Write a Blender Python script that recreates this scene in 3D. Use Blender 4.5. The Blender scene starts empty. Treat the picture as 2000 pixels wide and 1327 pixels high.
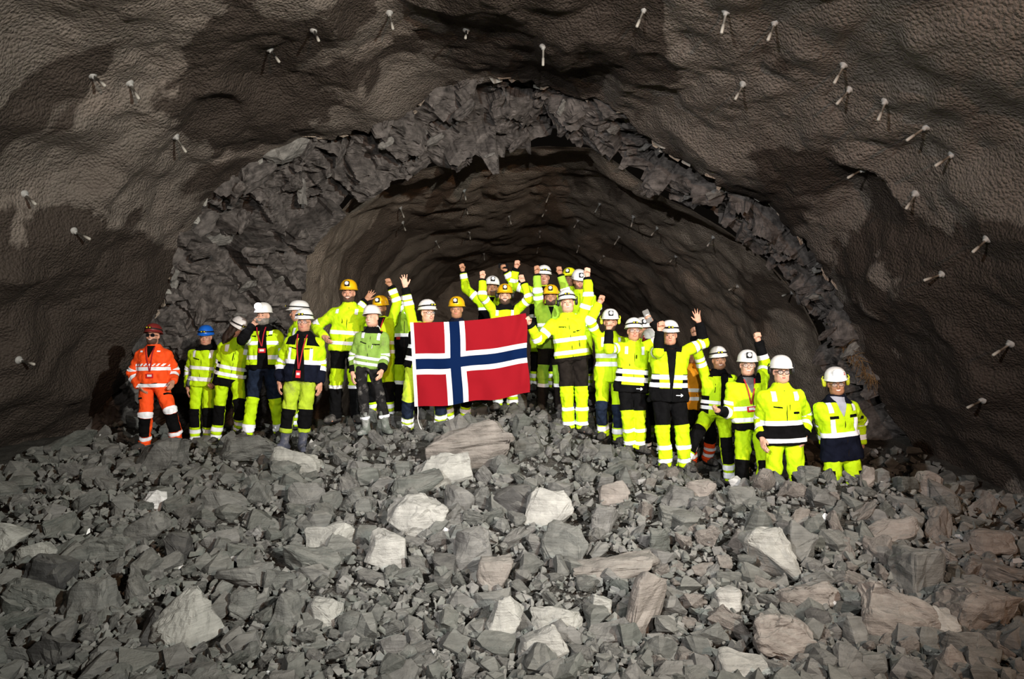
import bpy, bmesh, math, random
import numpy as np
from mathutils import Vector, Matrix

C = bpy.context.scene
COL = C.collection
F = 1389.0                                   # focal length in pixels of the 2000x1327 frame
CX, CY = 1000.0, 663.5
R = math.radians

def at(px, py, Y):
    return np.array([(px - CX) / F * Y, Y, -(py - CY) / F * Y])

# ------------------------------------------------------------------ camera
cam = bpy.data.cameras.new('camera'); cam.sensor_width = 36.0; cam.lens = 36.0 * F / 2000.0
cam.clip_end = 200
camo = bpy.data.objects.new('camera', cam); COL.objects.link(camo)
camo.location = (0, 0, 0); camo.rotation_euler = (R(90), 0, 0)
C.camera = camo

# ------------------------------------------------------------------ world, lamps, exposure
w = bpy.data.worlds.new('world'); C.world = w; w.use_nodes = True
w.node_tree.nodes['Background'].inputs[0].default_value = (0.75, 0.62, 0.5, 1)
w.node_tree.nodes['Background'].inputs[1].default_value = 0.004
C.view_settings.view_transform = 'Standard'; C.view_settings.look = 'None'
C.view_settings.gamma = 1.0; C.view_settings.use_curve_mapping = False
C.view_settings.exposure = 0.0

def spot(name, loc, target, power, color, angle, blend, radius):
    l = bpy.data.lights.new(name, 'SPOT'); l.energy = power; l.color = color
    l.spot_size = R(angle); l.spot_blend = blend; l.shadow_soft_size = radius
    o = bpy.data.objects.new(name, l); COL.objects.link(o); o.location = loc
    d = Vector(target) - Vector(loc)
    o.rotation_euler = d.to_track_quat('-Z', 'Y').to_euler()
    return o
spot('work_or_fill_light', (4.3, -0.8, 2.4), (-2.9, 9.8, 0.1), 6800, (0.98, 1.0, 0.93), 72, 1.0, 0.08)
spot('work_or_fill_light', (-3.2, -0.8, 2.5), (2.4, 9.2, 0.0), 3900, (1.0, 0.98, 0.97), 64, 1.0, 0.08)
spot('work_or_fill_light', (3.4, -3.4, 1.6), (0.8, 9.6, 2.6), 2300, (1.0, 0.54, 0.30), 84, 1.0, 0.10)
spot('work_or_fill_light', (0.2, -4.0, 1.2), (0.0, 9.6, 2.7), 2500, (1.0, 0.97, 0.92), 68, 1.0, 0.10)  # fill lamp added low at centre to brighten the inner vault

# ------------------------------------------------------------------ noise
def _h(ix, iy, iz, seed):
    with np.errstate(over='ignore'):
        n = (ix.astype(np.uint32) * np.uint32(374761393) + iy.astype(np.uint32) * np.uint32(668265263)
             + iz.astype(np.uint32) * np.uint32(2147483647 - 94447) + np.uint32(seed * 1274126177 & 0xffffffff))
        n = (n ^ (n >> np.uint32(13))) * np.uint32(1274126177)
        n = (n ^ (n >> np.uint32(16))) * np.uint32(2246822519)
        n = n ^ (n >> np.uint32(15))
    return n.astype(np.float64) / 4294967295.0

def vnoise(p, seed=0):
    p = np.asarray(p, float); i = np.floor(p); f = p - i; i = i.astype(np.int64)
    f = f * f * f * (f * (f * 6 - 15) + 10)
    out = 0
    for a in (0, 1):
        wx = f[..., 0] if a else 1 - f[..., 0]
        for b in (0, 1):
            wy = f[..., 1] if b else 1 - f[..., 1]
            for c in (0, 1):
                wz = f[..., 2] if c else 1 - f[..., 2]
                out = out + wx * wy * wz * _h(i[..., 0] + a, i[..., 1] + b, i[..., 2] + c, seed)
    return out * 2 - 1

def fbm(p, octs=4, seed=0, gain=0.5):
    s, a, tot = 0, 1.0, 0.0
    p = np.asarray(p, float)
    for o in range(octs):
        s = s + a * vnoise(p * (2.03 ** o) + 17.3 * o, seed + o); tot += a; a *= gain
    return s / tot

def worley(p, seed=0):
    """nearest feature point of each p and a random vector of its cell"""
    p = np.asarray(p, float); i = np.floor(p).astype(np.int64)
    best = np.full(p.shape[:-1], 1e9); fp = np.zeros_like(p); rv = np.zeros_like(p)
    for a in (-1, 0, 1):
        for b in (-1, 0, 1):
            for c in (-1, 0, 1):
                cx, cy, cz = i[..., 0] + a, i[..., 1] + b, i[..., 2] + c
                q = np.stack([cx + _h(cx, cy, cz, seed), cy + _h(cx, cy, cz, seed + 1), cz + _h(cx, cy, cz, seed + 2)], -1)
                d = ((q - p) ** 2).sum(-1); m = d < best
                best = np.where(m, d, best); fp[m] = q[m]
                r = np.stack([_h(cx, cy, cz, seed + 3), _h(cx, cy, cz, seed + 4), _h(cx, cy, cz, seed + 5)], -1)
                rv[m] = r[m]
    return fp, rv * 2 - 1

def facets(p, scale, seed, amp, slope=0.7):
    """angular broken-rock relief: every cell is a tilted plane"""
    q = p / scale
    q = q + 0.18 * np.stack([vnoise(q * 2, seed + 20), vnoise(q * 2, seed + 21), vnoise(q * 2, seed + 22)], -1)
    fp, rv = worley(q, seed)
    return amp * (0.6 * rv[..., 0] + slope * ((q - fp) * np.roll(rv, 1, -1)).sum(-1))

# ------------------------------------------------------------------ mesh helpers
def mesh_np(name, V, faces, mats=(), mi=None, smooth=True):
    me = bpy.data.meshes.new(name)
    V = np.ascontiguousarray(V, np.float32)
    me.vertices.add(len(V)); me.vertices.foreach_set('co', V.ravel())
    if isinstance(faces, np.ndarray):
        k = faces.shape[1]; idx = np.ascontiguousarray(faces, np.int32).ravel()
        starts = np.arange(0, len(idx), k, dtype=np.int32); nf = len(faces)
    else:
        idx = np.array([i for f in faces for i in f], np.int32)
        ln = [len(f) for f in faces]; nf = len(ln)
        starts = np.concatenate([[0], np.cumsum(ln)[:-1]]).astype(np.int32)
    me.loops.add(len(idx)); me.loops.foreach_set('vertex_index', idx)
    me.polygons.add(nf); me.polygons.foreach_set('loop_start', starts)
    for m in mats: me.materials.append(m)
    if mi is not None: me.polygons.foreach_set('material_index', np.asarray(mi, np.int32))
    me.polygons.foreach_set('use_smooth', np.full(nf, smooth, bool))
    me.update(calc_edges=True); me.validate()
    return me

def link(name, me, parent=None, loc=None):
    o = bpy.data.objects.new(name, me); COL.objects.link(o)
    if parent is not None: o.parent = parent
    if loc is not None: o.location = loc
    return o

def tag(o, label=None, cat=None, group=None, kind=None):
    if label: o['label'] = label
    if cat: o['category'] = cat
    if group: o['group'] = group
    if kind: o['kind'] = kind
    return o

def vnormals(V, Q):
    N = np.zeros_like(V)
    for a, b, c in ((0, 1, 2), (0, 2, 3)) if Q.shape[1] == 4 else ((0, 1, 2),):
        n = np.cross(V[Q[:, b]] - V[Q[:, a]], V[Q[:, c]] - V[Q[:, a]])
        for k in (a, b, c): np.add.at(N, Q[:, k], n)
    return N / np.maximum(np.linalg.norm(N, axis=1, keepdims=True), 1e-12)

def grid_faces(n, m, wrap=False):
    i = np.arange(n - 1)[:, None]; j = np.arange(m if wrap else m - 1)[None, :]
    j2 = (j + 1) % m
    return np.stack([i * m + j, (i + 1) * m + j, (i + 1) * m + j2, i * m + j2], -1).reshape(-1, 4)

def compact(V, Fc):
    u, inv = np.unique(Fc.ravel(), return_inverse=True)
    return V[u], inv.reshape(Fc.shape), u

# ------------------------------------------------------------------ materials
def mat(name, base, rough=0.8, noise=None, bump=None, spec=0.3, emit=None, metallic=0.0, dirt=None, sheen=0.0):
    m = bpy.data.materials.new(name); m.use_nodes = True
    nt = m.node_tree; b = nt.nodes['Principled BSDF']
    b.inputs['Base Color'].default_value = (*base, 1); b.inputs['Roughness'].default_value = rough
    b.inputs['Specular IOR Level'].default_value = spec; b.inputs['Metallic'].default_value = metallic
    if sheen: b.inputs['Sheen Weight'].default_value = sheen
    tc = nt.nodes.new('ShaderNodeTexCoord')
    col = None
    if noise:                                # (scale, amount)
        n = nt.nodes.new('ShaderNodeTexNoise'); n.inputs['Scale'].default_value = noise[0]; n.inputs['Detail'].default_value = 5
        nt.links.new(tc.outputs['Object'], n.inputs['Vector'])
        r = nt.nodes.new('ShaderNodeValToRGB')
        k = noise[1]
        r.color_ramp.elements[0].position = 0.3; r.color_ramp.elements[1].position = 0.7
        r.color_ramp.elements[0].color = (*[max(0, c * (1 - k)) for c in base], 1)
        r.color_ramp.elements[1].color = (*[min(1, c * (1 + k)) for c in base], 1)
        nt.links.new(n.outputs['Fac'], r.inputs['Fac']); col = r.outputs['Color']
    if dirt:                                 # (scale, colour, threshold, softness)
        n = nt.nodes.new('ShaderNodeTexNoise'); n.inputs['Scale'].default_value = dirt[0]; n.inputs['Detail'].default_value = 7
        n.inputs['Roughness'].default_value = 0.65
        nt.links.new(tc.outputs['Object'], n.inputs['Vector'])
        r = nt.nodes.new('ShaderNodeMapRange'); r.inputs['From Min'].default_value = dirt[2]; r.inputs['From Max'].default_value = dirt[2] + dirt[3]
        nt.links.new(n.outputs['Fac'], r.inputs['Value'])
        x = nt.nodes.new('ShaderNodeMix'); x.data_type = 'RGBA'
        x.inputs[7].default_value = (*dirt[1], 1); x.inputs[6].default_value = (*base, 1)
        if col is not None: nt.links.new(col, x.inputs[6])
        nt.links.new(r.outputs['Result'], x.inputs[0]); col = x.outputs[2]
    if col is not None: nt.links.new(col, b.inputs['Base Color'])
    if bump:                                 # (scale, strength, distance)
        n = nt.nodes.new('ShaderNodeTexNoise'); n.inputs['Scale'].default_value = bump[0]; n.inputs['Detail'].default_value = 4
        nt.links.new(tc.outputs['Object'], n.inputs['Vector'])
        bp = nt.nodes.new('ShaderNodeBump'); bp.inputs['Strength'].default_value = bump[1]; bp.inputs['Distance'].default_value = bump[2]
        nt.links.new(n.outputs['Fac'], bp.inputs['Height']); nt.links.new(bp.outputs['Normal'], b.inputs['Normal'])
    if emit:
        b.inputs['Emission Color'].default_value = (*emit[0], 1); b.inputs['Emission Strength'].default_value = emit[1]
    return m

FAB = (26, 0.5, 0.02)
M = {
 'yellow': mat('hi_vis_yellow', (0.50, 0.76, 0.005), 0.75, (9, 0.10), FAB, 0.2),
 'yellow_worn': mat('worn_yellow', (0.38, 0.52, 0.025), 0.8, (9, 0.2), FAB, 0.2, dirt=(6, (0.22, 0.24, 0.07), 0.52, 0.2)),
 'lime': mat('worn_lime', (0.19, 0.32, 0.055), 0.8, (8, 0.18), FAB, 0.2, dirt=(7, (0.13, 0.16, 0.06), 0.55, 0.2)),
 'green': mat('lime_green', (0.30, 0.52, 0.04), 0.8, (8, 0.12), FAB, 0.2),
 'orange': mat('hi_vis_orange', (0.92, 0.085, 0.012), 0.75, (9, 0.1), FAB, 0.2),
 'yellow_shade': mat('yellow_in_painted_shade', (0.80, 0.30, 0.01), 0.75, (9, 0.1), FAB, 0.2),  # yellow vest cloth with its warm shade painted into the colour
 'black': mat('black_cloth', (0.0045, 0.0045, 0.005), 0.95, (12, 0.3), FAB, 0.06),
 'navy': mat('navy_cloth', (0.006, 0.0075, 0.016), 0.95, (12, 0.3), FAB, 0.06),
 'jeans': mat('dark_blue_cloth', (0.011, 0.017, 0.034), 0.95, (14, 0.4), FAB, 0.06),
 'brown': mat('dark_brown_cloth', (0.013, 0.0105, 0.009), 0.95, (12, 0.3), FAB, 0.06),
 'dusty': mat('dusty_black_cloth', (0.014, 0.0135, 0.014), 0.95, (14, 0.4), FAB, 0.06, dirt=(9, (0.17, 0.16, 0.15), 0.56, 0.22)),
 'grey': mat('grey_cloth', (0.11, 0.115, 0.125), 0.9, (12, 0.2), FAB, 0.15),
 'shirt': mat('pale_blue_shirt', (0.36, 0.38, 0.46), 0.85, (12, 0.1), FAB, 0.15),
 'refl': mat('reflective_tape', (0.88, 0.90, 0.97), 0.45, (18, 0.05), (40, 0.2, 0.01), 0.5),
 'refl_grey': mat('worn_reflective_tape', (0.62, 0.63, 0.66), 0.5, (18, 0.12), (40, 0.2, 0.01), 0.5),
 'red': mat('red_plastic', (0.55, 0.012, 0.02), 0.5),
 'lanyard': mat('red_ribbon', (0.34, 0.012, 0.02), 0.7),
 'card': mat('white_card', (0.75, 0.72, 0.72), 0.5),
 'h_white': mat('white_helmet_plastic', (0.78, 0.77, 0.76), 0.32, (10, 0.04), None, 0.5),
 'h_dirty': mat('scuffed_white_plastic', (0.66, 0.63, 0.62), 0.42, (10, 0.06), None, 0.5, dirt=(22, (0.33, 0.28, 0.25), 0.6, 0.15)),
 'h_yellow': mat('yellow_helmet_plastic', (0.74, 0.40, 0.004), 0.35, (10, 0.06), None, 0.5, dirt=(16, (0.4, 0.2, 0.01), 0.6, 0.2)),
 'h_lime': mat('lime_helmet_plastic', (0.78, 0.80, 0.01), 0.35, None, None, 0.5),
 'h_blue': mat('blue_helmet_plastic', (0.008, 0.12, 0.58), 0.35, None, None, 0.5),
 'h_red': mat('dark_red_helmet_plastic', (0.17, 0.018, 0.016), 0.4, None, None, 0.5),
 'rubber': mat('black_rubber', (0.012, 0.012, 0.013), 0.6, None, None, 0.3),
 'lampyellow': mat('lamp_yellow_plastic', (0.72, 0.62, 0.02), 0.45),
 'lens': mat('lamp_lens', (0.72, 0.74, 0.80), 0.2, None, None, 0.6),
 'lens_lit': mat('lit_lamp_lens', (0.9, 0.9, 1), 0.2, None, None, 0.5, emit=((0.9, 0.92, 1.0), 150)),
 'boot': mat('dusty_leather_boot', (0.045, 0.042, 0.04), 0.85, (20, 0.4), FAB, 0.2, dirt=(14, (0.16, 0.15, 0.14), 0.5, 0.2)),
 'boot_blue': mat('dusty_blue_rubber', (0.055, 0.06, 0.088), 0.7, (14, 0.25), FAB, 0.25, dirt=(10, (0.22, 0.21, 0.22), 0.5, 0.22)),
 'boot_grey': mat('dusty_grey_rubber', (0.12, 0.135, 0.12), 0.75, (14, 0.3), FAB, 0.25, dirt=(12, (0.33, 0.33, 0.33), 0.52, 0.2)),
 'stubble': mat('stubble', (0.16, 0.085, 0.055), 0.7), 'stubble_dark': mat('dark_stubble', (0.075, 0.042, 0.03), 0.7),
 'hair_dark': mat('dark_brown_hair', (0.022, 0.012, 0.008), 0.65, (30, 0.4), (60, 0.6, 0.01)),
 'hair_brown': mat('brown_hair', (0.06, 0.032, 0.018), 0.65, (30, 0.4), (60, 0.6, 0.01)),
 'hair_fair': mat('fair_hair', (0.24, 0.15, 0.075), 0.65, (30, 0.3), (60, 0.6, 0.01)),
 'hair_grey': mat('grey_hair', (0.20, 0.18, 0.165), 0.65, (30, 0.3), (60, 0.6, 0.01)),
 'eye': mat('eye_white', (0.42, 0.37, 0.34), 0.4), 'iris': mat('dark_iris', (0.02, 0.016, 0.014), 0.3),
 'lips': mat('lips', (0.42, 0.13, 0.10), 0.5), 'teeth': mat('teeth', (0.75, 0.70, 0.62), 0.3),
 'frame': mat('dark_glasses_frame', (0.012, 0.012, 0.014), 0.4), 'darklens': mat('dark_lens', (0.006, 0.006, 0.008), 0.12, None, None, 0.6),
 'gold': mat('brass', (0.5, 0.36, 0.12), 0.4, metallic=0.7), 'steel': mat('dusty_steel', (0.3, 0.3, 0.29), 0.6),
 'muff': mat('ear_muff_black', (0.014, 0.014, 0.015), 0.5), 'muff_red': mat('ear_muff_red', (0.32, 0.02, 0.02), 0.5),
 'muff_lime': mat('ear_muff_lime', (0.55, 0.62, 0.03), 0.5),
 'phone': mat('black_phone', (0.004, 0.004, 0.0045), 0.7, None, None, 0.05), 'phone_grey': mat('grey_rubber_phone_case', (0.13, 0.125, 0.12), 0.6),
 'f_red': None, 'f_white': None, 'f_blue': None, 'rope': mat('white_rope', (0.7, 0.68, 0.66), 0.7),
}
SKIN = {
 'fair': mat('fair_skin', (0.60, 0.33, 0.235), 0.55, (14, 0.10), (50, 0.25, 0.005), 0.35),
 'mid': mat('ruddy_skin', (0.50, 0.245, 0.165), 0.55, (14, 0.12), (50, 0.25, 0.005), 0.35),
 'tan': mat('tanned_skin', (0.36, 0.175, 0.10), 0.55, (14, 0.12), (50, 0.25, 0.005), 0.35),
}
def glass_mat():
    m = bpy.data.materials.new('clear_lens'); m.use_nodes = True; nt = m.node_tree
    b = nt.nodes['Principled BSDF']; b.inputs['Roughness'].default_value = 0.05; b.inputs['Base Color'].default_value = (.9, .92, .95, 1)
    t = nt.nodes.new('ShaderNodeBsdfTransparent'); x = nt.nodes.new('ShaderNodeMixShader'); x.inputs[0].default_value = 0.12
    nt.links.new(t.outputs[0], x.inputs[1]); nt.links.new(b.outputs[0], x.inputs[2])
    nt.links.new(x.outputs[0], nt.nodes['Material Output'].inputs['Surface'])
    return m
M['glass'] = glass_mat()
def flag_mat(name, c):
    m = mat(name, c, 0.9, None, (120, 0.15, 0.003), 0.04); nt = m.node_tree
    b = nt.nodes['Principled BSDF']; t = nt.nodes.new('ShaderNodeBsdfTranslucent'); t.inputs[0].default_value = (*c, 1)
    x = nt.nodes.new('ShaderNodeMixShader'); x.inputs[0].default_value = 0.25
    nt.links.new(b.outputs[0], x.inputs[1]); nt.links.new(t.outputs[0], x.inputs[2])
    nt.links.new(x.outputs[0], nt.nodes['Material Output'].inputs['Surface'])
    return m
M['f_red'] = flag_mat('flag_red', (0.285, 0.009, 0.016)); M['f_white'] = flag_mat('flag_white', (0.80, 0.78, 0.80)); M['f_blue'] = flag_mat('flag_blue', (0.003, 0.013, 0.060))

def rock_mat(name, tones, strata=0.45, bumpk=0.75, dust=0.35, vary=0.32):
    """broken schist: tone by piece, foliation lines, dusty upper faces"""
    m = bpy.data.materials.new(name); m.use_nodes = True; nt = m.node_tree; L = nt.links.new
    b = nt.nodes['Principled BSDF']; b.inputs['Roughness'].default_value = 0.82; b.inputs['Specular IOR Level'].default_value = 0.25
    tc = nt.nodes.new('ShaderNodeTexCoord'); gi = nt.nodes.new('ShaderNodeNewGeometry'); oi = nt.nodes.new('ShaderNodeObjectInfo')
    ad = nt.nodes.new('ShaderNodeMath'); ad.operation = 'ADD'; L(gi.outputs['Random Per Island'], ad.inputs[0]); L(oi.outputs['Random'], ad.inputs[1])
    fr = nt.nodes.new('ShaderNodeMath'); fr.operation = 'FRACT'; L(ad.outputs[0], fr.inputs[0])
    rp = nt.nodes.new('ShaderNodeValToRGB'); L(fr.outputs[0], rp.inputs['Fac'])
    el = rp.color_ramp.elements
    for k, t in enumerate(tones):
        e = el[0] if k == 0 else (el[1] if k == len(tones) - 1 else el.new(k / (len(tones) - 1)))
        e.color = (*t, 1)
        if k == len(tones) - 1: e.position = 1.0
    n = nt.nodes.new('ShaderNodeTexNoise'); n.inputs['Scale'].default_value = 5.5; n.inputs['Detail'].default_value = 8; n.inputs['Roughness'].default_value = 0.65
    L(tc.outputs['Object'], n.inputs['Vector'])
    mp = nt.nodes.new('ShaderNodeMapRange'); mp.inputs['From Min'].default_value = 0.3; mp.inputs['From Max'].default_value = 0.7
    mp.inputs['To Min'].default_value = 1 - vary; mp.inputs['To Max'].default_value = 1 + vary; L(n.outputs['Fac'], mp.inputs['Value'])
    mx = nt.nodes.new('ShaderNodeVectorMath'); mx.operation = 'SCALE'; L(rp.outputs['Color'], mx.inputs[0]); L(mp.outputs[0], mx.inputs['Scale'])
    vs = nt.nodes.new('ShaderNodeMapping'); vs.inputs['Scale'].default_value = (1.6, 2.2, 24); vs.inputs['Rotation'].default_value = (0.25, 0.15, 0); L(tc.outputs['Object'], vs.inputs['Vector'])
    wv = nt.nodes.new('ShaderNodeTexNoise'); wv.inputs['Scale'].default_value = 1.5; wv.inputs['Detail'].default_value = 5; wv.inputs['Roughness'].default_value = 0.6
    wv.inputs['Distortion'].default_value = 0.5; L(vs.outputs[0], wv.inputs['Vector'])
    sr = nt.nodes.new('ShaderNodeMapRange'); sr.inputs['From Min'].default_value = 0.3; sr.inputs['From Max'].default_value = 0.7; sr.inputs['To Min'].default_value = 1 - strata; sr.inputs['To Max'].default_value = 1 + strata * 0.25
    L(wv.outputs['Fac'], sr.inputs['Value'])
    m2 = nt.nodes.new('ShaderNodeVectorMath'); m2.operation = 'SCALE'; L(mx.outputs[0], m2.inputs[0]); L(sr.outputs[0], m2.inputs['Scale'])
    # rock dust settles on faces that look up
    sx = nt.nodes.new('ShaderNodeSeparateXYZ'); L(gi.outputs['Normal'], sx.inputs[0])
    n3 = nt.nodes.new('ShaderNodeTexNoise'); n3.inputs['Scale'].default_value = 3.0; n3.inputs['Detail'].default_value = 4; L(tc.outputs['Object'], n3.inputs['Vector'])
    a3 = nt.nodes.new('ShaderNodeMath'); a3.operation = 'MULTIPLY'; L(sx.outputs['Z'], a3.inputs[0]); L(n3.outputs['Fac'], a3.inputs[1])
    dr = nt.nodes.new('ShaderNodeMapRange'); dr.inputs['From Min'].default_value = 0.15; dr.inputs['From Max'].default_value = 0.5
    dr.inputs['To Max'].default_value = dust; L(a3.outputs[0], dr.inputs['Value'])
    mm = nt.nodes.new('ShaderNodeMix'); mm.data_type = 'RGBA'; mm.inputs[7].default_value = (0.26, 0.25, 0.225, 1)
    L(dr.outputs[0], mm.inputs[0]); L(m2.outputs[0], mm.inputs[6]); L(mm.outputs[2], b.inputs['Base Color'])
    n2 = nt.nodes.new('ShaderNodeTexNoise'); n2.inputs['Scale'].default_value = 22; n2.inputs['Detail'].default_value = 8; n2.inputs['Roughness'].default_value = 0.7
    L(tc.outputs['Object'], n2.inputs['Vector'])
    aa = nt.nodes.new('ShaderNodeMath'); aa.operation = 'MULTIPLY_ADD'; L(wv.outputs['Fac'], aa.inputs[0]); aa.inputs[1].default_value = 0.8; L(n2.outputs['Fac'], aa.inputs[2])
    bp = nt.nodes.new('ShaderNodeBump'); bp.inputs['Strength'].default_value = bumpk; bp.inputs['Distance'].default_value = 0.03
    L(aa.outputs[0], bp.inputs['Height']); L(bp.outputs['Normal'], b.inputs['Normal'])
    return m
GREYS = [(0.105, 0.112, 0.102), (0.215, 0.222, 0.20), (0.29, 0.285, 0.26), (0.18, 0.202, 0.184), (0.25, 0.236, 0.22), (0.31, 0.31, 0.285), (0.15, 0.146, 0.14)]
M['rock'] = rock_mat('grey_schist', GREYS)
M['rock_pale'] = rock_mat('pale_schist', [(0.30, 0.30, 0.275), (0.33, 0.325, 0.305)], 0.3)
M['rock_dark'] = rock_mat('dark_schist', [(0.045, 0.045, 0.045), (0.06, 0.058, 0.056)], 0.4, 0.7, 0.25)
M['rock_brown'] = rock_mat('brown_grey_schist', [(0.19, 0.172, 0.155), (0.23, 0.205, 0.185)], 0.4)
M['gravel'] = rock_mat('gravel', GREYS, 0.1, 0.4, 0.4)
M['rawrock'] = rock_mat('raw_rock_face', [(0.14, 0.124, 0.116), (0.22, 0.204, 0.192), (0.09, 0.08, 0.076), (0.175, 0.16, 0.15), (0.115, 0.105, 0.10)], 0.22, 0.7, 0.0, 0.8)
M['rawrock_pale'] = rock_mat('pale_raw_rock', [(0.20, 0.19, 0.18), (0.24, 0.235, 0.22)], 0.2, 0.6, 0.0, 0.5)

def dirt_ground():
    return mat('crushed_rock_fines', (0.075, 0.071, 0.064), 0.95, (6, 0.35), (55, 1.0, 0.04), 0.1)
M['fines'] = dirt_ground()

def shotcrete(name, base, damp_shade_amt, thr=0.515, patches=()):
    """sprayed concrete: pebbly relief, soft tone drift, sharp-edged patches of dampness and painted wall shade"""
    m = bpy.data.materials.new(name); m.use_nodes = True; nt = m.node_tree; L = nt.links.new
    b = nt.nodes['Principled BSDF']; b.inputs['Roughness'].default_value = 0.72; b.inputs['Specular IOR Level'].default_value = 0.3
    tc = nt.nodes.new('ShaderNodeTexCoord')
    def noise(s, d, r=0.5, dist=0.0):
        n = nt.nodes.new('ShaderNodeTexNoise'); n.inputs['Scale'].default_value = s; n.inputs['Detail'].default_value = d
        n.inputs['Roughness'].default_value = r; n.inputs['Distortion'].default_value = dist
        L(tc.outputs['Object'], n.inputs['Vector']); return n.outputs['Fac']
    def math_(op, a, b_):
        n = nt.nodes.new('ShaderNodeMath'); n.operation = op
        for k, v in enumerate((a, b_)):
            if isinstance(v, (int, float)): n.inputs[k].default_value = v
            else: L(v, n.inputs[k])
        return n.outputs[0]
    rp = nt.nodes.new('ShaderNodeValToRGB'); L(noise(0.7, 5, 0.55, 0.4), rp.inputs['Fac'])
    e = rp.color_ramp.elements; e[0].position = 0.3; e[1].position = 0.72
    e[0].color = (base[0] * .70, base[1] * .69, base[2] * .68, 1); e[1].color = (base[0] * 1.28, base[1] * 1.26, base[2] * 1.24, 1)
    x = e.new(0.5); x.color = (base[0] * 0.92, base[1] * 0.95, base[2] * 0.95, 1)
    def ramp(v, lo, hi, to=1.0):
        d = nt.nodes.new('ShaderNodeMapRange'); d.inputs['From Min'].default_value = lo; d.inputs['From Max'].default_value = hi; d.inputs['To Max'].default_value = to
        L(v, d.inputs['Value']); return d.outputs[0]
    damp_shade = ramp(noise(0.33, 6, 0.5, 0.8), thr, thr + 0.03)
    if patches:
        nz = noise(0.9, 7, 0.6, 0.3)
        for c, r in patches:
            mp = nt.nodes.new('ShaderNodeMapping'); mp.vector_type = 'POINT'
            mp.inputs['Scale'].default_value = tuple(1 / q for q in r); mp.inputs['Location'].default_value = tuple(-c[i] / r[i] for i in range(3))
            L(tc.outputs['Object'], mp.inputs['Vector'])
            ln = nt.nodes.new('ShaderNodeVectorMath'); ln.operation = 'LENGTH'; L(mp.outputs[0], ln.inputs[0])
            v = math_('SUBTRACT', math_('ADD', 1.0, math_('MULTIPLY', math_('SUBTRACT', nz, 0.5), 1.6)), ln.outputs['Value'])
            damp_shade = math_('MAXIMUM', damp_shade, ramp(v, 0.0, 0.07))
    sc = math_('MULTIPLY', damp_shade, damp_shade_amt)
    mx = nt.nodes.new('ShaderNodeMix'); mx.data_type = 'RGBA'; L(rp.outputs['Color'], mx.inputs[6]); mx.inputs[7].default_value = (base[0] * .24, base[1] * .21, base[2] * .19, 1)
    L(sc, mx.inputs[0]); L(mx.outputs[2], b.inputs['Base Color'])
    vo = nt.nodes.new('ShaderNodeTexVoronoi'); vo.feature = 'F1'; vo.inputs['Scale'].default_value = 26; L(tc.outputs['Object'], vo.inputs['Vector'])
    h = math_('ADD', math_('MULTIPLY', noise(10, 5, 0.6), 1.0), math_('MULTIPLY', vo.outputs['Distance'], -0.7))
    h = math_('ADD', h, math_('MULTIPLY', noise(48, 3, 0.6), 0.5))
    bp = nt.nodes.new('ShaderNodeBump'); bp.inputs['Strength'].default_value = 0.8; bp.inputs['Distance'].default_value = 0.05
    L(h, bp.inputs['Height']); L(bp.outputs['Normal'], b.inputs['Normal'])
    return m
M['shot'] = shotcrete('sprayed_concrete', (0.152, 0.127, 0.110), 0.92, 0.545, [  # patches: damp stains, plus painted shade low on both side walls
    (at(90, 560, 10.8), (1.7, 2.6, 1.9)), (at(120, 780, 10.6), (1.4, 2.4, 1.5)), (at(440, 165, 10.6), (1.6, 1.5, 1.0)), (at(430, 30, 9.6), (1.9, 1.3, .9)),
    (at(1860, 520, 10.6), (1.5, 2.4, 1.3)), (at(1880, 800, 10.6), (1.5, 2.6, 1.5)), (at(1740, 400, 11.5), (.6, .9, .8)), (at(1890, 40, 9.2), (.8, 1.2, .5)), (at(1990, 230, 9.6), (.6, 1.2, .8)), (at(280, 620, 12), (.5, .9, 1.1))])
M['shot_in'] = shotcrete('older_sprayed_concrete', (0.33, 0.268, 0.218), 0.75, 0.55)
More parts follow.
